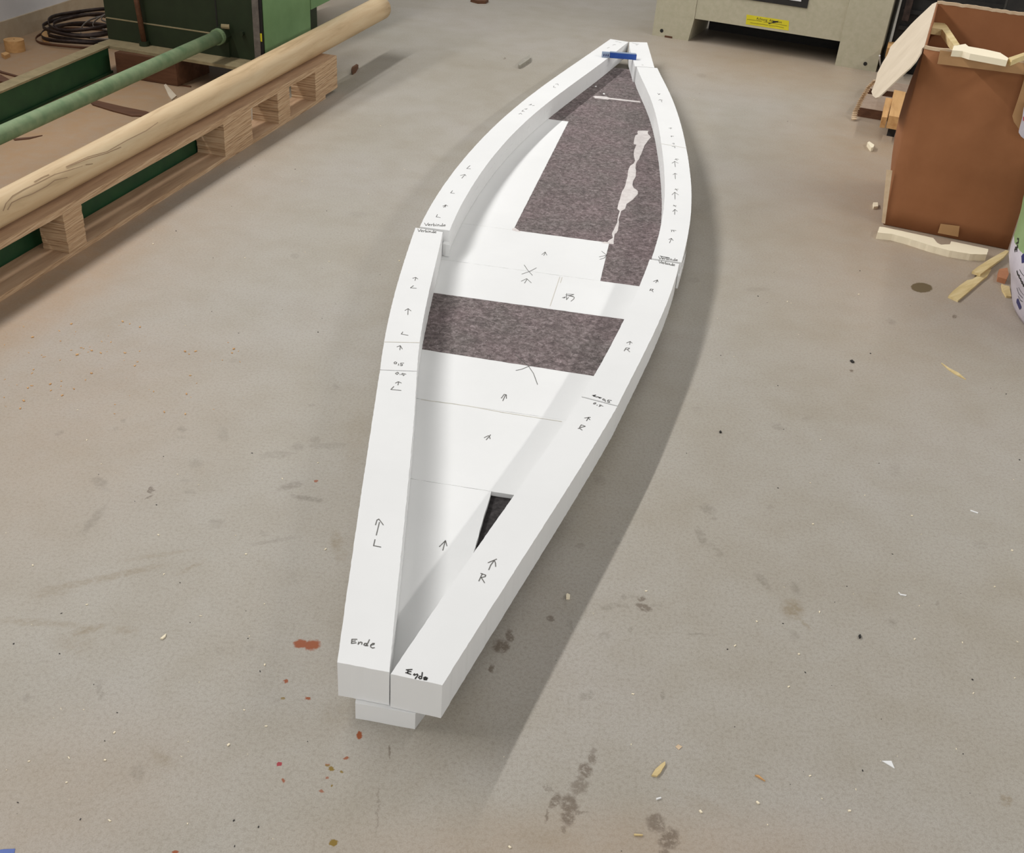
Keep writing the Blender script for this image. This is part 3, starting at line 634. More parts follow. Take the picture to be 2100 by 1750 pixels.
# ------------------------------------------------------------------ slatted plywood pallet on the left, pole on top
pa, pb = U(0, 620), U(668, 202); pe = (pb-pa); pe.z = 0; pe.normalize(); pn = Vector((-pe.y, pe.x, 0)); PRZ = math.atan2(pe.y, pe.x)
def PL(s, n_, z=0): return pa+pe*s+pn*n_+Vector((0, 0, z))
def sP(p): return (p-pa).dot(pe)
pr = root('wooden_pallet', pa, 'long narrow plywood pallet of stacked veneer blocks on the left under the round pole', 'pallet', PRZ)
s_bot = sP(pb); s_end = sP(V(692, 185, pa, pb))
link('bottom_board', box(-1.6, s_bot, 0, .135, 0, .018, bev=.001), 'ply_face', pr)
link('top_board', box(-1.6, s_end, 0, .14, .16, .184, bev=.001), 'ply_face', pr)
for o in pr.children:
    o.data.materials.append(M['ply_edge'])
    for f in o.data.polygons:
        if abs(f.normal.y) > .7 or abs(f.normal.x) > .7: f.material_index = 1
def blk(s0, s1, dp=.134):
    bm = bmesh.new(); n = 5
    prism([(s0, 0), (s1, 0), (s1, dp), (s0, dp)], .018, .16, bm)
    bmesh.ops.subdivide_edges(bm, edges=[e for e in bm.edges if abs(e.verts[0].co.z-e.verts[1].co.z) > .1], cuts=18)
    for v in bm.verts:
        if .02 < v.co.z < .158: v.co.x += random.uniform(-.002, .002); v.co.y += random.uniform(-.001, .0015)
    link('pallet_block', bm, 'ply_edge', pr)
for s0, s1 in ((-1.0, -.78), (sP(V(142, 520, pa, pb)), sP(V(179, 500, pa, pb))), (sP(V(463, 322, pa, pb)), sP(V(518, 275, pa, pb))), (sP(V(572, 254, pa, pb)), sP(V(596, 240, pa, pb))), (sP(V(648, 208, pa, pb)), s_end)):
    blk(s0, s1, .1 if s0 < .6 else .134)
ax0 = PL(-1.5, .067, .1845+.0466); ax1 = PL(3.63, .106, .1845+.0649)
org = ax0
po = root('round_pole', org, 'long round pale pine pole lying on the plywood pallet', 'pole')
d = (ax1-ax0); n = 40; path = []; rad = []
for i in range(n+1):
    t = i/n; path.append(Vector((d.xy.length*t, 0, d.z*t))); rad.append(.0466+.0183*t)
pth = tube(path, rad, 40); po.rotation_euler = (0, 0, math.atan2(d.y, d.x))
link('pole_shaft', pth, 'pole', po, True)
for f in po.children[0].data.polygons:
    if len(f.vertices) > 4: f.use_smooth = False
# dark end grain crescent and a few long grain lines
bm = bmesh.new()
def pole_line(pts, w=.003):
    P3 = []; rl_ = .0532+.0102*pts[0][0]/700
    for x, y in pts:                          # point of the photo on the surface of the cylinder
        o = EYE; r_ = ray(x, y); ax = d.normalized(); oc_ = o-ax0
        dv = r_-ax*r_.dot(ax); ov = oc_-ax*oc_.dot(ax); A = dv.dot(dv); B = 2*dv.dot(ov); Cc = ov.dot(ov)-rl_**2
        D_ = B*B-4*A*Cc
        if D_ < 0: continue
        P3.append(o+r_*((-B-math.sqrt(D_))/(2*A)))
    for p, q in zip(P3, P3[1:]):
        mid_ = (p+q)/2-ax0; nr = (mid_-d.normalized()*mid_.dot(d.normalized())).normalized(); ribbon(bm, [p, q], w, nr)
grains = S(0, 300, 5, [[(35, 660), (60, 590), (130, 510), (250, 440), (400, 370), (560, 290), (700, 250), (840, 205), (940, 185)], [(80, 650), (120, 580), (220, 530), (330, 490), (480, 410), (560, 350), (690, 320)],
                         [(350, 365), (430, 320), (500, 290)], [(680, 215), (780, 175), (900, 130), (1100, 70), (1240, 10)]]) + S(0, 0, 5, [[(680, 1710), (900, 1610), (1100, 1555), (1300, 1440), (1500, 1340), (1620, 1255)], [(880, 1000+690), (950, 1680)]]) + S(400, 0, 5, [[(1960, 30), (1985, 80), (1990, 130)]])
mw = po.matrix_basis.inverted() if False else (Matrix.Translation(org) @ Matrix.Rotation(math.atan2(d.y, d.x), 4, 'Z')).inverted()
M['grain'] = plain('dark_grain', '94785a', 'a1866a', .7)
for lnn in grains:
    bm = bmesh.new(); pole_line(lnn, .0025); bmesh.ops.transform(bm, matrix=mw, verts=bm.verts); link('grain_line', bm, 'grain', po)

# ------------------------------------------------------------------ green woodworking machine
FL, FR = U(222, 78, .14), U(545, 128, .14); BR = U(638, 82, .14)
ce = (FR-FL); ce.z = 0; Wc = ce.length; ce.normalize(); cn = Vector((-ce.y, ce.x, 0)); CZ = math.atan2(ce.y, ce.x)
cl = (FL.x, FL.y, 0)
gm = root('green_machine', cl, 'green steel machine cabinet with long rails and pipe, standing beside the left wall', 'machine', CZ)
def GL(p): v = p-Vector(cl); return (v.dot(ce), v.dot(cn), v.z)
Dc = max(.45, (BR-FR).dot(cn))
sx = (BR-FR).dot(ce)
def gpart(name, bm, mat, sm=False): return link(name, bm, mat, gm, sm)
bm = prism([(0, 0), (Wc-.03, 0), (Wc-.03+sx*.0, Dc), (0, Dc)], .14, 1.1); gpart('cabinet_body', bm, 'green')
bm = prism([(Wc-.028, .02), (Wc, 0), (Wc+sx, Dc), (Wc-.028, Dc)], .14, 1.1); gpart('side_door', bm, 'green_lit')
gpart('skirt_panel', box(.01, Wc-.2, -.012, -.0003, .14, .245), 'green'); gpart('skirt_ledge', box(.01, Wc-.2, -.0135, -.0003, .2452, .249), 'dust')
fz = .12
fl = [GL(U(x, y, .14)) for x, y in ((200, 88), (225, 94), (480, 137), (545, 148))]
bm = prism([(fl[0][0], .0), (fl[0][0], fl[0][1]), (fl[1][0], fl[1][1]), (fl[2][0], fl[2][1]), (fl[3][0], fl[3][1]), (Wc, 0)], .125, .1395); f_ = gpart('base_flange', bm, 'dust'); f_['label'] = 'sawdust covered foot flange'
a_ = GL(V(287, 0, FL, FR)); b_ = GL(V(304, 90, FL, FR))
gpart('conduit', tube([(a_[0], -.03, a_[2]+.3), (a_[0], -.03, a_[2]), (b_[0], -.035, .15)], .014, 12), 'brown_wood', True)
gpart('conduit_foot', tube([(b_[0], -.035, .1398), (b_[0], -.035, .162)], .026, 12), 'green')
a_ = GL(V(440, 0, FL, FR)); gpart('door_gap', box(a_[0], a_[0]+.008, -.0015, -.0002, .25, 1.05), 'black')
a_ = GL(V(521, 0, FL, FR)); a2 = GL(V(535, 100, FL, FR)); gpart('edge_strip', box(a_[0]-.005, a_[0]+.03, -.018, -.0005, .15, 1.05), 'steel')
gpart('gap_strip', box(a_[0]+.031, Wc-.004, -.012, -.0005, .145, 1.05), 'black')
yy = GL(V(553, 75, FL, FR)); gpart('yellow_sticker', box(Wc-.018, Wc-.006, -.014, -.0125, .245, .285), 'yellow')
bb = GL(V(498, 68, FL, FR)); gpart('bolt', tube([(bb[0], .0, bb[2]), (bb[0], -.02, bb[2])], .012, 8), 'green')
pz = V(455, 70, FL, FR).z; pA = V(458, 70, FL, FR); pA.z = pz; pB = U(0, 277, pz); pd = (pB-pA).normalized(); pB2 = pA+pd*3.4
gpart('pipe', tube([GL(pA), GL(pB2)], .032, 24), 'green_pipe', True)
gpart('pipe_collar', tube([GL(pA+pd*.0), GL(pA+pd*.05)], .046, 8), 'green')
gpart('pipe_nut', tube([GL(pA+pd*.05), GL(pA+pd*.075)], .04, 20), 'green_pipe')
gpart('dust_cap', tube([(GL(pA)[0]+.012, -.035, pz+.0475), (GL(pA)[0]+.05, -.02, pz+.047)], .012, 8), 'dust')
# near rail of the machine, behind the pallet
def rail(name, p_, q_, wdt, z0, z1, mat, top=None):
    e = (q_-p_); e.z = 0; e.normalize(); n_ = Vector((-e.y, e.x, 0))
    qd = [GL(v) for v in (p_, q_, q_+n_*wdt, p_+n_*wdt)]
    return gpart(name, prism([(v[0], v[1]) for v in qd], z0, z1), mat)
rail('near_rail', PL(-1.5, .142), PL(1.85, .142), .05, .0, .156, 'dark_green')
ra, rb_ = U(0, 188, .14), U(225, 93, .14); rd = (rb_-ra); rd.z = 0; rd.normalize(); rs = ra-rd*1.5; rn = Vector((-rd.y, rd.x, 0))
t_ = rail('rail_top_flange', rs, rb_+rd*.0, .075, .131, .14, 'dust'); t_['label'] = 'dusty green top of the beam rail'
rail('rail_web', rs+rn*.012, rb_+rn*.012, .012, .012, .1308, 'dark_green')
rail('rail_bottom_flange', rs, rb_, .075, .0, .0118, 'dark_green')
# farther green housing behind the door
g1 = U(638, 20, .0); gp = GL(U(640, 40, .14)); e1 = GL(U(638, 20, .16)); e2 = GL(U(690, -6, .16))
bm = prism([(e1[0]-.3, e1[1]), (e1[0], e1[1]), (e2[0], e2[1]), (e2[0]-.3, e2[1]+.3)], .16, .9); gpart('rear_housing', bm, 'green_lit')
gpart('rear_foot', box(e1[0]-.28, e1[0]-.06, e1[1]+.05, e1[1]+.2, 0, .16), 'green')
# wooden block that carries the flange
wb = [U(x, y) for x, y in ((238, 158), (396, 176))]
bx0, bx1 = GL(wb[0])[0], GL(U(397, 160))[0]; byy = GL(wb[0])[1]
ly = -.12
bl = root('timber_block', (cl[0]+ce.x*bx0+cn.x*ly, cl[1]+ce.y*bx0+cn.y*ly, 0), 'thick reddish brown timber block propping up the flange of the green machine', 'block', CZ)
link('block_body', box(0, bx1-bx0+.02, -.06, .25, 0, .1245, bev=.003), 'brown_wood', bl)

# coil of band saw blades by the wall
cc = U(182, 80, .0); cr = root('saw_blade_coil', cc, 'coil of dark steel band saw blades lying by the skirting behind the green rail', 'saw blade')
def loop(cx, cy, r, z, tx, ty, ph, squash=.9, w=.03, seg=72, mat='steel_dark'):
    bm = bmesh.new(); R_ = []
    for k in range(seg):
        a = 2*math.pi*k/seg; rr_ = r*(1+.04*math.sin(2*a+ph)); x = rr_*math.cos(a); y_ = rr_*squash*math.sin(a)
        zz = z+.02+abs(tx)*r+abs(ty)*r+x*tx+y_*ty+.006*math.sin(3*a+ph)
        c = Vector((cx+x, cy+y_, zz)); o_ = Vector((math.cos(a), math.sin(a), 0))*.0012
        R_.append([bm.verts.new(c-o_), bm.verts.new(c+o_), bm.verts.new(c+o_+Vector((0, 0, w))), bm.verts.new(c-o_+Vector((0, 0, w)))])
    for k in range(seg):
        A, B = R_[k], R_[(k+1) % seg]
        for i in range(4): bm.faces.new((A[i], A[(i+1) % 4], B[(i+1) % 4], B[i]))
    link('blade_loop', bm, mat, cr, True)
for k, a in enumerate(((0, 0, .245, .0, .0, .0), (.012, .004, .222, .004, .01, .01), (-.004, .01, .238, .03, .03, .03), (.02, .0, .205, .035, .03, .06), (.006, .02, .228, .05, .06, .05))):
    loop(a[0], a[1], a[2], a[3], a[4], a[5], k*1.1, .95, .02)
o2 = U(236, 44, .12)-cc
for k, a in enumerate(((.0, .0, .19, .02, .03, .2), (.03, .01, .15, .06, .03, .18), (.045, .015, .12, .09, .04, .2))):
    loop(o2.x+a[0], o2.y+a[1], a[2], a[3], a[4], a[5], k, w=.01, mat='steel')
loop(-.01, -.02, .262, -.018, 0, 0, .4, w=.014, mat='brown_wood')

def lump(name, px, z0, z1, mat, label, cat, group=None, rag=0, kind=None):
    q = [U(x, y, z1) for x, y in px]; c = sum(q, Vector())/len(q); org = Vector((c.x, c.y, z0))
    bm = prism([(v.x, v.y) for v in q], z0, z1, None, rag, .01)
    o = link(name, shift(bm, org), mat); o.location = org
    return tag(o, label, cat, group, kind)
# round wooden puck
c = U(32, 104, 0); pk = root('wooden_disc', c, 'small round wooden disc standing on the dusty floor by the left wall', 'disc')
link('disc_body', tube([(0, 0, 0), (0, 0, .06)], .052, 32), 'orange_wood', pk)
link('centre_hole', tube([(0, .005, .0602), (0, .005, .0608)], .004, 8), 'black', pk)
lump('wood_scrap', [(2, 109), (12, 106), (20, 109), (10, 114)], 0, .02, 'orange_wood', 'tiny pale wood scrap just in front of the round wooden disc', 'wood scrap')
lump('wood_offcut', [(-30, 150), (2, 153), (22, 164), (8, 168), (-30, 160)], 0, .03, 'brown_wood', 'dark brown wood offcut at the left picture edge beside the dusty rail', 'wood scrap')
lump('wood_stick', [(-5, 142), (5, 146), (41, 156), (39, 158), (0, 148)], 0, .006, 'brown_wood', 'thin dark stick on the sawdust at the left edge, behind the green rail', 'stick')
lump('wood_lath', [(178, 202), (195, 205), (255, 219), (300, 228), (330, 238), (270, 237), (228, 226), (190, 214)], 0, .006, 'brown_wood', 'flat reddish brown lath lying on the floor between green pipe and round pole', 'lath')
lump('wood_stick', [(341, 169), (392, 176), (391, 178), (341, 171)], 0, .004, 'brown_wood', 'thin dark stick on the floor just below the timber block', 'stick')
lump('cardboard_scrap', [(336, 174), (340, 172), (362, 196), (352, 204), (346, 196)], 0, .006, 'carton_pale', 'pale crumpled cardboard scrap on the floor beside the round pole', 'scrap')
lump('wood_stick', [(27, 284), (60, 281), (87, 277), (60, 284), (30, 287)], 0, .004, 'brown_wood', 'short thin stick on the floor between green pipe and pole at the left', 'stick')
lump('wood_block', [(86, 64), (96, 63), (99, 70), (99, 76), (88, 75), (84, 70)], 0, .03, 'orange_wood', 'small brown wood cube lying between wooden disc and saw blade coil', 'wood scrap')

# ------------------------------------------------------------------ cream machine base on the right
ma, mb = U(1337, 72), U(1796, 147); me_ = (mb-ma); me_.z = 0; MW = me_.length; me_.normalize(); mn = Vector((-me_.y, me_.x, 0)); MZ = math.atan2(me_.y, me_.x)
mm = root('cream_machine_base', ma, 'cream steel machine base on two wide feet with a yellow sticker', 'machine', MZ)
def ML(x, y): v = V(x, y, ma, mb)-ma; return (v.dot(me_), v.z)
def wallpoly(pts, y0, y1): # outline in the front plane, given depth
    bm = bmesh.new(); q = [Vector((p[0], y0, p[1])) for p in pts]; return slab(q, y1-y0, Vector((0, -1, 0)), bm)
tp = 1.0
l1 = ML(1411, 83)[0]; l2 = ML(1430, 0); r0 = ML(1713, 131)[0]; r1 = ML(1722, 85); r2 = ML(1744, 0)
link('foot', wallpoly([(0, 0), (l1, 0), (l1+.02, .147), (l1+.02, .30), (l1+.02, tp), (.02, tp), (.003, .227)], 0, .5), 'cream', mm)
link('foot', wallpoly([(r0, 0), (MW, 0), (MW+.015, tp), (r0+.01, tp), (r0, .3)], -.012, .5), 'cream', mm)
link('front_panel', wallpoly([(l1+.021, .147), (r0-.001, .147), (r0-.001, tp), (l1+.021, tp)], .004, .03), 'cream', mm)
link('rear_panel', box(l1+.021, r0-.001, .46, .49, 0.0, tp), 'black', mm)  # black back and inner floor paint the shade of the hollow base
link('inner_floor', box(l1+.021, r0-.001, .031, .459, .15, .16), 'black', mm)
for px, py in ((1357, 63), (1775, 130)):
    u_ = ML(px, py); yy_ = -.0005 if px < 1500 else -.0125
    link('bolt_hole', tube([(u_[0], yy_-.001, u_[1]), (u_[0], yy_+.004, u_[1])], .012, 16), 'black', mm)
q = [ML(x, y) for x, y in ((1531, 30), (1618, 43), (1617, 63), (1529, 50))]
x0_, x1_ = q[0][0], q[1][0]
yl = link('warning_sticker', wallpoly(q, .003, .0039), 'yellow', mm)
bm = bmesh.new()
def front_strokes(lines, y=.0028, w=.004):
    for l_ in lines:
        pts = [Vector((ML(a, b)[0], y, ML(a, b)[1])) for a, b in l_]; ribbon(bm, pts, w, Vector((0, -1, 0)), .0003)
def text_mesh(txt, size):
    cu = bpy.data.curves.new('t', 'FONT'); cu.body = txt; cu.size = size; cu.resolution_u = 2; cu.extrude = .0002
    o = bpy.data.objects.new('t', cu); C.objects.link(o); dg = bpy.context.evaluated_depsgraph_get(); me = bpy.data.meshes.new_from_object(o.evaluated_get(dg))
    b = bmesh.new(); b.from_mesh(me); bpy.data.objects.remove(o); bpy.data.meshes.remove(me); return b
def put_text(txt, size, x, z, y, mat, parent, name='lettering'):
    b = text_mesh(txt, size); w = max(v.co.x for v in b.verts)
    mt4 = Matrix.Translation((x, y, z)) @ Matrix.Rotation(math.pi/2, 4, 'X'); bmesh.ops.transform(b, matrix=mt4, verts=b.verts)
    return link(name, b, mat, parent), w
put_text('Achtung  Attention', .0215, x0_+.068, q[0][1]-.021, .0026, 'ink', mm)
M['faint_ink'] = plain('faint_print', '8f861c', '9a9120', .6)
front_strokes(S(1480, 0, 9.545, [[(500, 380), (560, 385), (620, 395), (700, 405), (780, 420)], [(820, 430), (900, 440), (1000, 455), (1100, 475), (1270, 505)], [(560, 445), (700, 465), (820, 480), (900, 495)], [(920, 500), (1080, 515), (1210, 545)]]), w=.004)
link('small_print', bm, 'faint_ink', mm)
bm = bmesh.new(); front_strokes(S(1480, 0, 9.545, [[(1100, 425), (1000, 420)], [(1100, 425), (1000, 445), (920, 462)]]), w=.007); link('arrow_mark', bm, 'ink', mm)
z_ = ML(1655, 17)[1]; xa, xb = ML(1535, 0)[0]-.12, ML(1655, 17)[0]
link('plate_frame', box(xa, xb, -.004, .0035, z_, z_+.4, bev=.001), 'black', mm)
link('plate_face', box(xa+.03, xb-.045, -.006, -.0041, z_+.035, z_+.37), 'white', mm)
link('plate_panel', box(xa+.045, xb-.06, -.0075, -.0061, z_+.05, z_+.35), 'black', mm)
dirt = [ML(1363, 77), ML(1378, 80)]
link('floor_bolt', box(dirt[0][0], dirt[1][0], -.004, -.0003, .0, .012), 'brown_wood', mm)

# ------------------------------------------------------------------ carton with offcuts
F0 = U(1811, 461); F1 = U(2062, 512); fe = (F1-F0); fe.z = 0; FWd = .50; fe.normalize(); fn = Vector((-fe.y, fe.x, 0)); FZ = math.atan2(fe.y, fe.x)
F0 = F0+Vector((0, 0, .0))
ct = root('cardboard_carton', F0, 'tall open brown cardboard carton full of offcuts on the right', 'box', FZ)
def CL(p): v = p-F0; return Vector((v.dot(fe), v.dot(fn), v.z))
T0 = CL(U(1896, 97, .72)); T1 = T0+Vector((.52, 0, 0)); TB = CL(U(1922, 4, .80)); D = TB.y; th = .006
nF = Vector((0, -1, 0))
def bulge_panel(bl, br_, tr, tl, th_, amp, n=10, outn=Vector((0, -1, 0))):
    bm = bmesh.new(); g = []
    for j in range(n+1):
        row = []
        for i in range(n+1):
            s, t = i/n, j/n; p = (bl*(1-s)+br_*s)*(1-t)+(tl*(1-s)+tr*s)*t
            p = p+outn*amp*math.sin(math.pi*s)*math.sin(math.pi*min(1, t*1.1))
            row.append((bm.verts.new(p), bm.verts.new(p-outn*th_)))
        g.append(row)
    for j in range(n):
        for i in range(n):
            for k in (0, 1): bm.faces.new((g[j][i][k], g[j][i+1][k], g[j+1][i+1][k], g[j+1][i][k]))
    for a, b in [((j, 0), (j+1, 0)) for j in range(n)]+[((j, n), (j+1, n)) for j in range(n)]+[((0, i), (0, i+1)) for i in range(n)]+[((n, i), (n, i+1)) for i in range(n)]:
        bm.faces.new((g[a[0]][a[1]][0], g[b[0]][b[1]][0], g[b[0]][b[1]][1], g[a[0]][a[1]][1]))
    return bm
BLc = Vector((0, 0, .002)); BRc = Vector((.50, 0, .002)); DB = Vector((0, D, 0))
link('front_panel', bulge_panel(BLc, BRc, T1, T0, th, .012), 'carton', ct, True)
link('rear_panel', bulge_panel(Vector((0, D, .002)), Vector((.5, D, .002)), Vector((TB.x+.52, D, .80)), Vector((TB.x, D, .80)), th, .0), 'carton', ct)
link('left_panel', bulge_panel(Vector((0, th+.001, .002)), Vector((0, D-th, .002)), Vector((TB.x, D-th, .795)), Vector((T0.x, T0.y+th+.001, .718)), th, .045, outn=Vector((-1, 0, 0))), 'carton', ct, True)
link('right_panel', bulge_panel(Vector((.5, th+.001, .002)), Vector((.5, D-th, .002)), Vector((T1.x, D-th, .795)), Vector((T1.x, T0.y+th+.001, .718)), th, .0, outn=Vector((1, 0, 0))), 'carton', ct)
link('bottom_panel', box(.01, .49, .01, D-.01, .002, .01), 'carton', ct)
# rim edges and tape
def rim(name, a, b, w, n=30, mat='carton_edge', amp=.004):
    bm = bmesh.new(); P_ = [a.lerp(b, i/n)+Vector((0, 0, random.uniform(0, amp))) for i in range(n+1)]
    ribs = [(bm.verts.new(p+w*.5), bm.verts.new(p-w*.5), bm.verts.new(p-w*.5-Vector((0, 0, .012))), bm.verts.new(p+w*.5-Vector((0, 0, .012)))) for p in P_]
    for A, B in zip(ribs, ribs[1:]):
        for k in range(4): bm.faces.new((A[k], A[(k+1) % 4], B[(k+1) % 4], B[k]))
    bm.faces.new(ribs[0]); bm.faces.new(ribs[-1][::-1])
    return link(name, bm, mat, ct)
rim('torn_rim', T0+Vector((0, .003, .004)), T1+Vector((0, .003, .004)), Vector((0, .009, 0)))
rim('torn_rim', Vector((TB.x, D+.003, .803)), Vector((TB.x+.52, D+.003, .803)), Vector((0, .008, 0)))
def on_front(px): # carton front plane, slightly leaning
    n_ = (T0-BLc).cross(BRc-BLc).normalized()
    if n_.y > 0: n_ = -n_
    wn_ = fe*n_.x+fn*n_.y+Vector((0, 0, 1))*n_.z; p0_ = F0+fe*BLc.x+fn*BLc.y+Vector((0, 0, BLc.z))-wn_*(-.013)
    return [CL(W(x, y, p0_, wn_)) for x, y in px], n_
q, n_ = on_front([(1928, 103), (2110, 131), (2120, 157), (2092, 152), (1922, 131)])
link('tape_strip', slab(q, .0005, n_), 'tape', ct)
q, n_ = on_front([(1929, 459), (1968, 464), (1965, 486), (1923, 478)])
link('tape_strip', slab(q, .0005, n_), 'tape', ct)
q, n_ = on_front([(1818, 348), (1830, 350), (1823, 400), (1815, 459), (1808, 457), (1813, 400)])
link('torn_corner', slab(q, .0015, n_), 'carton_edge', ct)
# left flap, pale inside up
o_ = Vector((-.51, 0, -.86)); A_, B_ = T0, Vector((TB.x, D, .80)); pn_ = (B_-A_).cross(o_).normalized()
if pn_.z < 0: pn_ = -pn_
wn_ = fe*pn_.x+fn*pn_.y+Vector((0, 0, 1))*pn_.z; wp = F0+fe*A_.x+fn*A_.y+Vector((0, 0, A_.z))
fp = [CL(W(x, y, wp, wn_)) for x, y in ((1921, 4), (1912, 8), (1880, 38), (1868, 50), (1850, 70), (1826, 96), (1820, 112), (1810, 128), (1799, 150), (1796, 165), (1787, 188), (1790, 197), (1796, 201), (1802, 199), (1820, 182), (1845, 158), (1865, 140), (1878, 125), (1888, 108), (1891, 99), (1895, 96))]
fo = link('left_flap', slab(fp, .005, pn_), 'carton_pale', ct); fo['label'] = 'pale folded-out flap'
# right flap, folded forward
q = [Vector((T1.x-.075, T0.y-.02, .70)), Vector((T1.x+.1, T0.y-.02, .70))]
fw = V(2076, 240, F0-fn*.05, F0-fn*.05+fe); 
rf = [CL(V(x, y, F0-fn*.03, F0-fn*.03+fe)) for x, y in ((2104, 150), (2092, 190), (2076, 238), (2079, 250), (2092, 268), (2110, 275), (2125, 200), (2120, 152))]
link('right_flap', slab(rf, .004, Vector((0, -1, 0))), 'tape', ct)

# offcuts sticking out of the carton
def lump3(name, pts, th_, mat, label, cat, nrm=None, group=None):
    q = [Vector(p) for p in pts]; c = sum(q, Vector())/len(q)
    o = link(name, shift(slab(q, th_, nrm), c), mat); o.location = c; return tag(o, label, cat, group)
Z3 = Vector((0, 0, 1))
def band3(name, px, z, drop, mat, label, cat):
    q = [U(x, y, z) for x, y in px]; return lump3(name, q, drop, mat, label, cat, Z3)
band3('wood_offcut', [(1902, 45), (1936, 47), (1942, 52), (1968, 91), (1957, 94), (1932, 60), (1902, 56)], .72, .025, 'pale_wood', 'angled pale wood offcut standing in the left corner of the carton', 'offcut')
band3('foam_offcut', [(1953, 103), (1956, 94), (1980, 90), (1986, 95), (2020, 101), (2051, 108), (2068, 119), (2066, 124), (2050, 121), (1990, 110), (1975, 105)], .752, .022, 'foam_cut', 'curved cream foam offcut lying over the front rim of the carton', 'offcut')
band3('wood_offcut', [(2069, 118), (2102, 107), (2104, 112), (2075, 124)], .752, .02, 'pale_wood', 'pale wood strip in the carton, right of the curved foam offcut', 'offcut')
# filling wood deeper in the carton
q = [F0+fe*a+fn*b for a, b in ((.05, .1), (.45, .12), (.44, .4), (.08, .42))]
fo2 = link('plank_piece', shift(prism([(v.x, v.y) for v in q], .05, .42), (q[0].x, q[0].y, .05)), 'orange_wood'); fo2.location = (q[0].x, q[0].y, .05)
bpy.data.objects.remove(fo2)

# foam strip in front of the carton
zt_ = .028
lump('foam_strip', [(1804, 465), (1813, 466), (1878, 480), (1914, 488), (1922, 498), (1930, 502), (1948, 501), (1951, 495), (1990, 503), (2027, 511), (2024, 522), (1990, 521), (1948, 514), (1910, 504), (1860, 488), (1830, 480), (1800, 477)], 0, zt_, 'foam_cut', 'curved cream foam strip lying on the floor along the foot of the carton', 'foam strip', rag=.001)
lump('wood_splint', [(1994, 556), (2004, 548), (2030, 531), (2063, 513), (2069, 515), (2058, 528), (2045, 537), (2036, 544), (2011, 562)], .009, .02, 'pale_wood', 'pale wood splint by the sack, upper of the two crossing pieces', 'splint')
lump('wood_splint', [(1945, 607), (1954, 597), (1970, 584), (1983, 575), (1995, 572), (2010, 562), (2033, 552), (2025, 566), (2013, 575), (1998, 588), (1982, 602), (1965, 616)], 0, .008, 'pale_wood', 'longest pale wood splint pointing away from the sack, lower of two crossing pieces', 'splint')
lump('wood_splint', [(2054, 582), (2060, 585), (2070, 587), (2074, 608), (2064, 607), (2056, 594)], 0, .008, 'pale_wood', 'short pale wood flake right against the foot of the sack', 'splint')
lump('terracotta_chip', [(2049, 552), (2066, 549), (2069, 562), (2064, 573), (2047, 568)], 0, .02, 'terracotta', 'reddish square chip on the floor between splints and sack', 'chip')
lump('wood_chip', [(1779, 292), (1783, 290), (1793, 297), (1791, 302), (1787, 303)], 0, .02, 'foam_cut', 'small pale block on the floor left of the carton, below the stacked timber', 'chip')
lump('wood_chip', [(1791, 415), (1800, 415), (1801, 423), (1792, 424)], 0, .012, 'foam_cut', 'tiny pale cube on the floor beside the lower left edge of the carton', 'chip')

# sack at the right edge
s0 = Vector((2.05, 3.48, 0))
sk = root('plastic_sack', s0, 'green and white printed plastic sack at the right picture edge beside the carton', 'sack')
prof = [(655, 2100), (649, 2089), (622, 2082), (600, 2075), (553, 2073.5), (522, 2070), (500, 2074), (471, 2083), (440, 2092), (400, 2100), (300, 2120)]
def prof_x(y):
    for (ya, xa_), (yb, xb_) in zip(prof, prof[1:]):
        if yb <= y <= ya: return xa_+(xb_-xa_)*(ya-y)/(ya-yb)
    return 2120
def proj(P):
    v = P-EYE; z = v.dot(fwd); return (1050+F*v.dot(RT)/z, 875-F*v.dot(UP)/z)
bm = bmesh.new(); nseg = 30; pl_ = Vector((-.894, .447, 0)); ctr = Vector((1.82, 3.60, 0))-pl_*.26; rows_ = []
for j in range(19):
    z = .46*j/18; best = min(((abs(proj(ctr+pl_*R_+Vector((0, 0, z)))[0]-prof_x(proj(ctr+pl_*R_+Vector((0, 0, z)))[1])), R_) for R_ in [.1+.002*k for k in range(150)]))
    R0 = best[1]*(1 if j < 18 else .8); rw = []
    for k in range(nseg):
        a_ = 2*math.pi*k/nseg; wv = 1+.03*math.sin(4*a_+z*9)*(1 if math.cos(a_-math.atan2(pl_.y, pl_.x)) < .8 else 0)
        rw.append(bm.verts.new(Vector((ctr.x+R0*wv*math.cos(a_), ctr.y+R0*wv*math.sin(a_), z))-s0))
    rows_.append(rw)
for A, B in zip(rows_, rows_[1:]):
    for k in range(nseg): bm.faces.new((A[k], A[(k+1) % nseg], B[(k+1) % nseg], B[k]))
bm.faces.new(rows_[0]); bm.faces.new(rows_[-1][::-1])
so = link('sack_body', bm, 'bag', sk, True); so.data.materials.append(M['bag_green'])
for f in so.data.polygons:
    if f.center.z > .25: f.material_index = 1
def hit(px, py, z0=.2):
    """where the line of sight through a point of the photo meets the sack"""
    d_ = ray(px, py); o = EYE-s0
    for f in so.data.polygons:
        vs = [so.data.vertices[i].co for i in f.vertices]
        for t in range(1, len(vs)-1):
            from mathutils.geometry import intersect_ray_tri
            h = intersect_ray_tri(vs[0], vs[t], vs[t+1], d_.normalized(), o, True)
            if h is not None and d_.dot(f.normal) < 0: return h, f.normal.copy()
    return None
bm = bmesh.new(); bm2 = bmesh.new()
def sack_strokes(b_, lines, w):
    for l_ in lines:
        hs = [hit(x, y) for x, y in l_]; hs = [h for h in hs if h]
        for a, b in zip(hs, hs[1:]): ribbon(b_, [a[0]+a[1]*.001, b[0]+b[1]*.001], w, a[1])
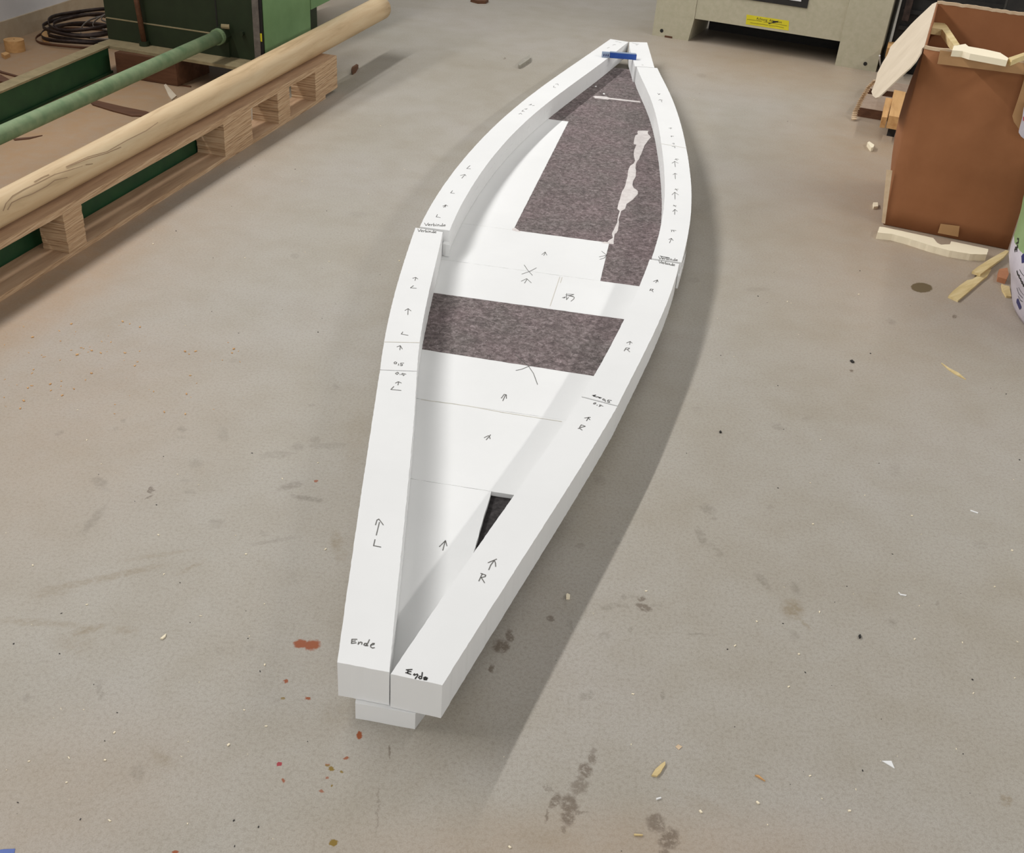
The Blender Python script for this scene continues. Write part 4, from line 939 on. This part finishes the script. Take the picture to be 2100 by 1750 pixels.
sack_strokes(bm, S(1900, 440, 7.955, [[(1450, 605), (1445, 570), (1480, 565), (1478, 600)], [(1455, 540), (1490, 535), (1488, 500)], [(1470, 470), (1500, 460), (1505, 400), (1488, 395)], [(1480, 925), (1495, 985)], [(1500, 985), (1520, 1000), (1512, 1020)], [(1520, 1035), (1545, 1050), (1540, 1075)], [(1548, 1085), (1570, 1100)], [(1560, 1120), (1585, 1140), (1588, 1170)]]), .006)
sack_strokes(bm, S(1900, 440, 7.955, [[(1525, 900), (1550, 950), (1590, 1000)], [(1480, 1200), (1510, 1290), (1570, 1360)], [(1510, 1190), (1540, 1250), (1585, 1310)], [(1500, 1330), (1540, 1400), (1570, 1420)]]), .002)
sk_txt = bm
sack_strokes(bm2, S(1900, 440, 7.955, [[(1485, 1400), (1535, 1520)], [(1500, 1395), (1545, 1510)], [(1480, 1430), (1520, 1525)], [(1570, 680), (1575, 770)], [(1585, 660), (1588, 770)]]), .012)
split_parts('printed_logo', bm2, 'navy', sk); split_parts('printed_text', sk_txt, 'ink', sk)
# white printed bag hanging at the right edge of the carton
hb = [V(x, y, F0-fn*.1, F0-fn*.1+fe) for x, y in ((2099, 225), (2096, 245), (2089, 272), (2094, 280), (2104, 288), (2150, 300), (2150, 215), (2104, 215))]
c_ = hb[0].copy(); wbg = root('white_bag', c_, 'white plastic bag with red print hanging at the far right edge of the carton', 'bag')
link('bag_body', shift(slab(hb, .03, -fn), c_), 'bag', wbg)
rp = [V(x, y, F0-fn*.104, F0-fn*.104+fe) for x, y in ((2098, 240), (2104, 238), (2104, 248), (2098, 248))]
link('red_print', shift(slab(rp, .001, -fn), c_), 'red', wbg)

# timber stacked behind and left of the carton
def bar(name, px, z0, z1, mat, label, cat='timber'): return lump(name, px, z0, z1, mat, label, cat)
bar('timber_beam', [(1756, 219), (1777, 192), (1850, 203), (1850, 233), (1810, 228)], .0, .05, 'brown_wood', 'dark brown board with dusty top on the floor, leftmost of the timber beside the carton')
bar('timber_beam', [(1776, 181), (1790, 163), (1868, 174), (1868, 192), (1832, 188)], .0, .062, 'brown_wood', 'dark brown board farther back under the pale flap of the carton')
bar('timber_block', [(1838, 262), (1823, 259), (1832, 232), (1850, 234)], .0, .05, 'black', 'short dark block for the shadow under the two orange timber pieces beside the carton')  # black block put in where the space below the pieces is in shadow
bar('timber_piece', [(1834, 184), (1858, 189), (1845, 241), (1823, 237)], .0655, .13, 'orange_wood', 'wider light orange timber piece stacked left of the carton')
bar('timber_piece', [(1817, 200), (1830, 202), (1820, 241), (1809, 240)], .0655, .12, 'orange_wood', 'narrow light orange timber piece, left neighbour of the wider one')
cb = lump('small_crate', [(1819, 110), (1862, 116), (1866, 96), (1822, 90)], 0, .12, 'black', 'low dark crate in the gap between machine foot and carton flap', 'crate')
bar('timber_piece', [(1822, 86), (1836, 86), (1842, 98), (1820, 98)], .1205, .18, 'orange_wood', 'small orange wood end sticking out behind the pale carton flap')
M['dusty_top'] = plain('dusty_board_top', '94806f', 'a5917f', .95, 20)
for o in C.objects:
    if o.name.startswith('timber_beam'):
        o.data.materials.append(M['dusty_top'])
        for f in o.data.polygons:
            if f.normal.z > .5: f.material_index = 1
# corrugated paper strip
bm = bmesh.new(); pts = [(1792, 164, .26), (1786, 170, .24), (1778, 178, .2), (1772, 188, .17), (1766, 198, .13), (1760, 208, .1), (1756, 218, .07), (1750, 228, .04), (1748, 238, .02), (1747, 248, .006)]
P_ = [U(x, y, z) for x, y, z in pts]; dense = []
for a, b in zip(P_, P_[1:]):
    for k in range(5): dense.append(a.lerp(b, k/5))
pvv = None; c0 = P_[-1].copy()
for i, p in enumerate(dense):
    off = Vector((.010, -.004, .0))*(1 if i % 2 else -1)*.5; w_ = Vector((.025, .012, 0))
    vs = [bm.verts.new(p+off-c0), bm.verts.new(p+off+w_-c0), bm.verts.new(p+off+w_-c0-Vector((0, 0, .003))), bm.verts.new(p+off-c0-Vector((0, 0, .003)))]
    if pvv:
        for k in range(4): bm.faces.new((pvv[k], pvv[(k+1) % 4], vs[(k+1) % 4], vs[k]))
    pvv = vs
cs = link('corrugated_strip', bm, 'carton_edge'); cs.location = c0; tag(cs, 'curled strip of torn corrugated paper hanging below the pale carton flap', 'paper strip')
# black crates behind the carton
cq = U(1806, 140); k0 = mb+me_*.045-mn*.02; k0.z = 0; kc = root('black_crate', k0, 'black plastic crate stack standing between cream machine and carton', 'crate', MZ)
link('crate_body', box(0, .9, .10, .5, 0, .62, bev=.006), 'black', kc)
for k in range(6): link('crate_rib', box(.02, .88, .08, .0995, .06+k*.1, .085+k*.1), 'black', kc)
link('crate_handle', box(.03, .07, .05, .0795, .32, .5), 'steel_dark', kc)
k1 = Vector((2.35, 5.85, 0)); bn_ = root('dark_bench', k1, 'dark grey bench behind the carton with pale sheets on it', 'bench', FZ)
link('bench_body', box(0, 1.6, 0, .5, 0, .72, bev=.004), 'black', bn_)
link('pale_sheet', box(.45, 1.5, .04, .46, .7205, .735), 'white', bn_)
wp_ = U(1930, 0, .62)
bx = root('white_box', (k0.x, k0.y+.12, .6205), 'white box edge on top of the black crates', 'box', MZ)
link('box_body', box(.12, .42, .0, .3, 0, .1, bev=.003), 'white', bx)
# thin white strip leaning by the machine foot
st = tube([U(1806, 143, .0), U(1804, 114, .12)], .005, 8); c_ = U(1806, 143, 0); so_ = link('white_rod', shift(st, c_), 'white'); so_.location = c_
tag(so_, 'thin white rod leaning between the cream machine foot and the carton', 'rod')

# ------------------------------------------------------------------ litter on the floor
lump('metal_bar', [(1063, 130), (1066, 128), (1086, 112), (1087, 117), (1086, 121), (1068, 133), (1064, 134)], 0, .02, 'grey_bar', 'small grey bar lying on the floor left of the bow tip', 'bar')
lump('wood_chip', [(720, 142), (722, 137), (731, 131), (735, 133), (730, 142), (723, 147)], 0, .018, 'brown_wood', 'small brown wood chip on the floor right of the pallet end', 'chip')
lump('wood_chip', [(965, -2), (1002, -2), (996, 2), (980, 2)], 0, .02, 'brown_wood', 'reddish brown scrap cut by the top picture edge, left of the boat', 'chip')
lump('wood_splinter', S(1000, 1200, 3.18, [[(1070, 1240), (1095, 1200), (1135, 1165), (1158, 1150), (1160, 1170), (1140, 1200), (1130, 1220), (1105, 1245)]])[0], 0, .004, 'pale_wood', 'yellowish wood splinter on the floor at bottom, right of the stern', 'splinter')
lump('paper_triangle', S(1450, 1100, 2.692, [[(966, 1240), (1018, 1240), (1036, 1282)]])[0], 0, .0015, 'foam', 'white paper triangle on the floor at the lower right', 'scrap')
lump('paper_scrap', S(1000, 1200, 3.18, [[(1225, 1055), (1243, 1040), (1270, 1054), (1247, 1074)]])[0], 0, .001, 'carton_edge', 'pale diamond-shaped scrap just above the yellowish splinter', 'scrap')
lump('foam_crumb', S(1000, 1100, 9.722, [[(1568, 1155), (1590, 1135), (1645, 1165), (1640, 1225), (1570, 1220)]])[0], 0, .006, 'foam_cut', 'pale square crumb in the shadow right of the stern beam', 'crumb')
lump('wood_splinter', S(1450, 1100, 2.692, [[(265, 1318), (285, 1318), (322, 1350), (300, 1338)]])[0], 0, .003, 'orange_wood', 'small orange brown splinter left of the white paper triangle', 'splinter')
lump('wood_splinter', S(1400, 550, 2.917, [[(1548, 565), (1600, 600), (1650, 625), (1695, 665), (1630, 632), (1590, 605)]])[0], 0, .003, 'pale_wood', 'long thin splinter on the floor below the dark oval stain at right', 'splinter')
lump('foam_sliver', S(1000, 1200, 3.18, [[(1100, 1390), (1130, 1382), (1133, 1388), (1102, 1398)]])[0], 0, .003, 'foam', 'short white sliver below the yellowish splinter', 'sliver')
lump('wood_splinter', S(1000, 1200, 3.18, [[(955, 1622), (1012, 1626), (1012, 1632), (957, 1631)]])[0], 0, .003, 'pale_wood', 'short tan splinter near the bottom edge between the two brown stains', 'splinter')
lump('foam_sliver', S(1450, 1100, 2.692, [[(1058, 306), (1068, 318), (1102, 324), (1100, 328), (1070, 324), (1057, 311)]])[0], 0, .002, 'foam', 'thin curved white sliver on the floor at right, midway down', 'sliver')
lump('foam_sliver', S(1400, 550, 2.917, [[(1722, 1446), (1768, 1462), (1766, 1467), (1722, 1451)]])[0], 0, .002, 'foam', 'straight white sliver on the floor near the right edge', 'sliver')
lump('dark_chip', S(1450, 1100, 2.692, [[(838, 545), (848, 540), (852, 555), (842, 560)]])[0], 0, .004, 'black', 'biggest dark crumb on the floor at right, above the paper triangle', 'crumb')
lump('dark_chip', S(1400, 550, 2.917, [[(1002, 550), (1015, 547), (1028, 560), (1015, 563)]])[0], 0, .004, 'black', 'dark crumb on open floor between boat and long thin splinter', 'crumb')
lump('dark_chip', S(1400, 550, 2.917, [[(220, 975), (228, 970), (234, 980), (224, 982)]])[0], 0, .004, 'black', 'small dark crumb just right of the boat shadow, midway down', 'crumb')
lump('leaf_flake', S(0, 1250, 3, [[(985, 178), (1000, 165), (1022, 148), (1018, 165), (1000, 180)]])[0], 0, .003, 'foam_cut', 'pale curled flake at the lower left, right end of the long olive stain', 'flake')
lump('blue_tape', [(-10, 1745), (8, 1742), (31, 1741), (29, 1752), (10, 1760), (-10, 1760)], 0, .0008, 'blue', 'scrap of blue tape at the bottom left corner', 'tape')
# crumbs nobody would count
def crumbs(name, n, mat, label, reg, smin, smax):
    bm = bmesh.new(); k = 0
    while k < n:
        x0, y0, x1, y1 = random.choice(reg); px, py = random.uniform(x0, x1), random.uniform(y0, y1); p = U(px, py)
        a, b = loc2(p)
        if 1.2 < b < 7 and polyline_at(XL, b)-.05 < a < polyline_at(XR, b)+.04: continue
        if -2 < sP(p) < 3.7 and -.08 < (p-pa).dot(pn) < 1.2: continue
        k += 1; s = random.uniform(smin, smax); t = random.uniform(.25, .8)*s; an = random.uniform(0, 3.14)
        ca, sa = math.cos(an), math.sin(an)
        prism([(p.x+ca*u-sa*v, p.y+sa*u+ca*v) for u, v in ((-s, -t*.6), (s*.8, -t), (s, t*.5), (-s*.5, t))], 0, min(.003, t), bm)
    o = link(name, bm, mat); return tag(o, label, 'crumbs', kind='stuff')
ALL = [(0, 600, 2100, 1750), (700, 100, 2100, 700), (0, 900, 800, 1750), (1450, 500, 2100, 1700), (300, 300, 900, 700)]
crumbs('foam_crumbs', 130, 'foam_cut', 'scattered pale crumbs and shavings all over the floor', ALL, .001, .0035)
crumbs('dark_crumbs', 90, 'black', 'scattered dark grit specks all over the floor', ALL, .0008, .0024)
crumbs('sawdust_shavings', 90, 'orange_wood', 'sawdust shavings on the floor in front of the plywood pallet', [(0, 660, 300, 800), (0, 700, 500, 860)], .001, .005)

PHR = {'wood_splint': 'wood splints at the foot of the sack', 'wood_splinter': 'thin splinters on the open floor', 'foam_sliver': 'white slivers on the floor', 'dark_chip': 'dark crumbs on the right floor', 'timber_piece': 'orange timber pieces beside the carton',
       'timber_beam': 'dark boards beside the carton', 'wood_stick': 'thin sticks lying behind the pallet', 'wood_offcut': 'wood offcuts', 'wood_chip': 'small chips on the floor'}
for o in C.objects:
    k_ = o.name.split('.')[0]
    if o.parent is None and k_ in PHR and 'group' not in o: o['group'] = PHR[k_]
# ------------------------------------------------------------------ light
KL, KR, KM, KW, KB = 1.36, 1.5, .9, .47, 2.2
def area(name, loc, sx_, sy_, power, rz=0, col=(1, 1, 1), rx=0, ry=0):
    l = bpy.data.lights.new(name, 'AREA'); l.shape = 'RECTANGLE'; l.size = sx_; l.size_y = sy_; l.energy = power; l.color = col
    o = bpy.data.objects.new(name, l); C.objects.link(o); o.location = loc; o.rotation_euler = (rx, ry, rz)
    return o
def at_loc(a, b, z): v = wld(a, b); return (v.x, v.y, z)
h18 = math.radians(18)
area('tube_row_left', at_loc(-3.75, 4.3, 3.85), .10, 8.4, 330*KL, -h18, (1, .99, .975), 0, math.radians(-80))
area('tube_row_right', at_loc(3.7, 4.6, 3.1), .16, 7.0, 80*KR, -h18, (1, .985, .96), 0, math.radians(45))
area('tube_row_middle', at_loc(.2, 7.8, 3.6), 2.6, 4.0, 60*KM, -h7, (1, .985, .96))
area('rear_fill', at_loc(.6, -3.2, 2.3), 4.0, .5, 60*KB, -h7, (1, .985, .96), math.radians(75))  # added fill behind the camera, brightens the faces turned towards it
w = bpy.data.worlds.new('room'); bpy.context.scene.world = w; w.use_nodes = True
w.node_tree.nodes['Background'].inputs[0].default_value = (1, .995, .985, 1); w.node_tree.nodes['Background'].inputs[1].default_value = .42*KW
sc = bpy.context.scene; sc.view_settings.view_transform = 'Standard'; sc.view_settings.look = 'None'; sc.view_settings.exposure = -0.24; sc.view_settings.gamma = 1
sc.view_settings.use_curve_mapping = False
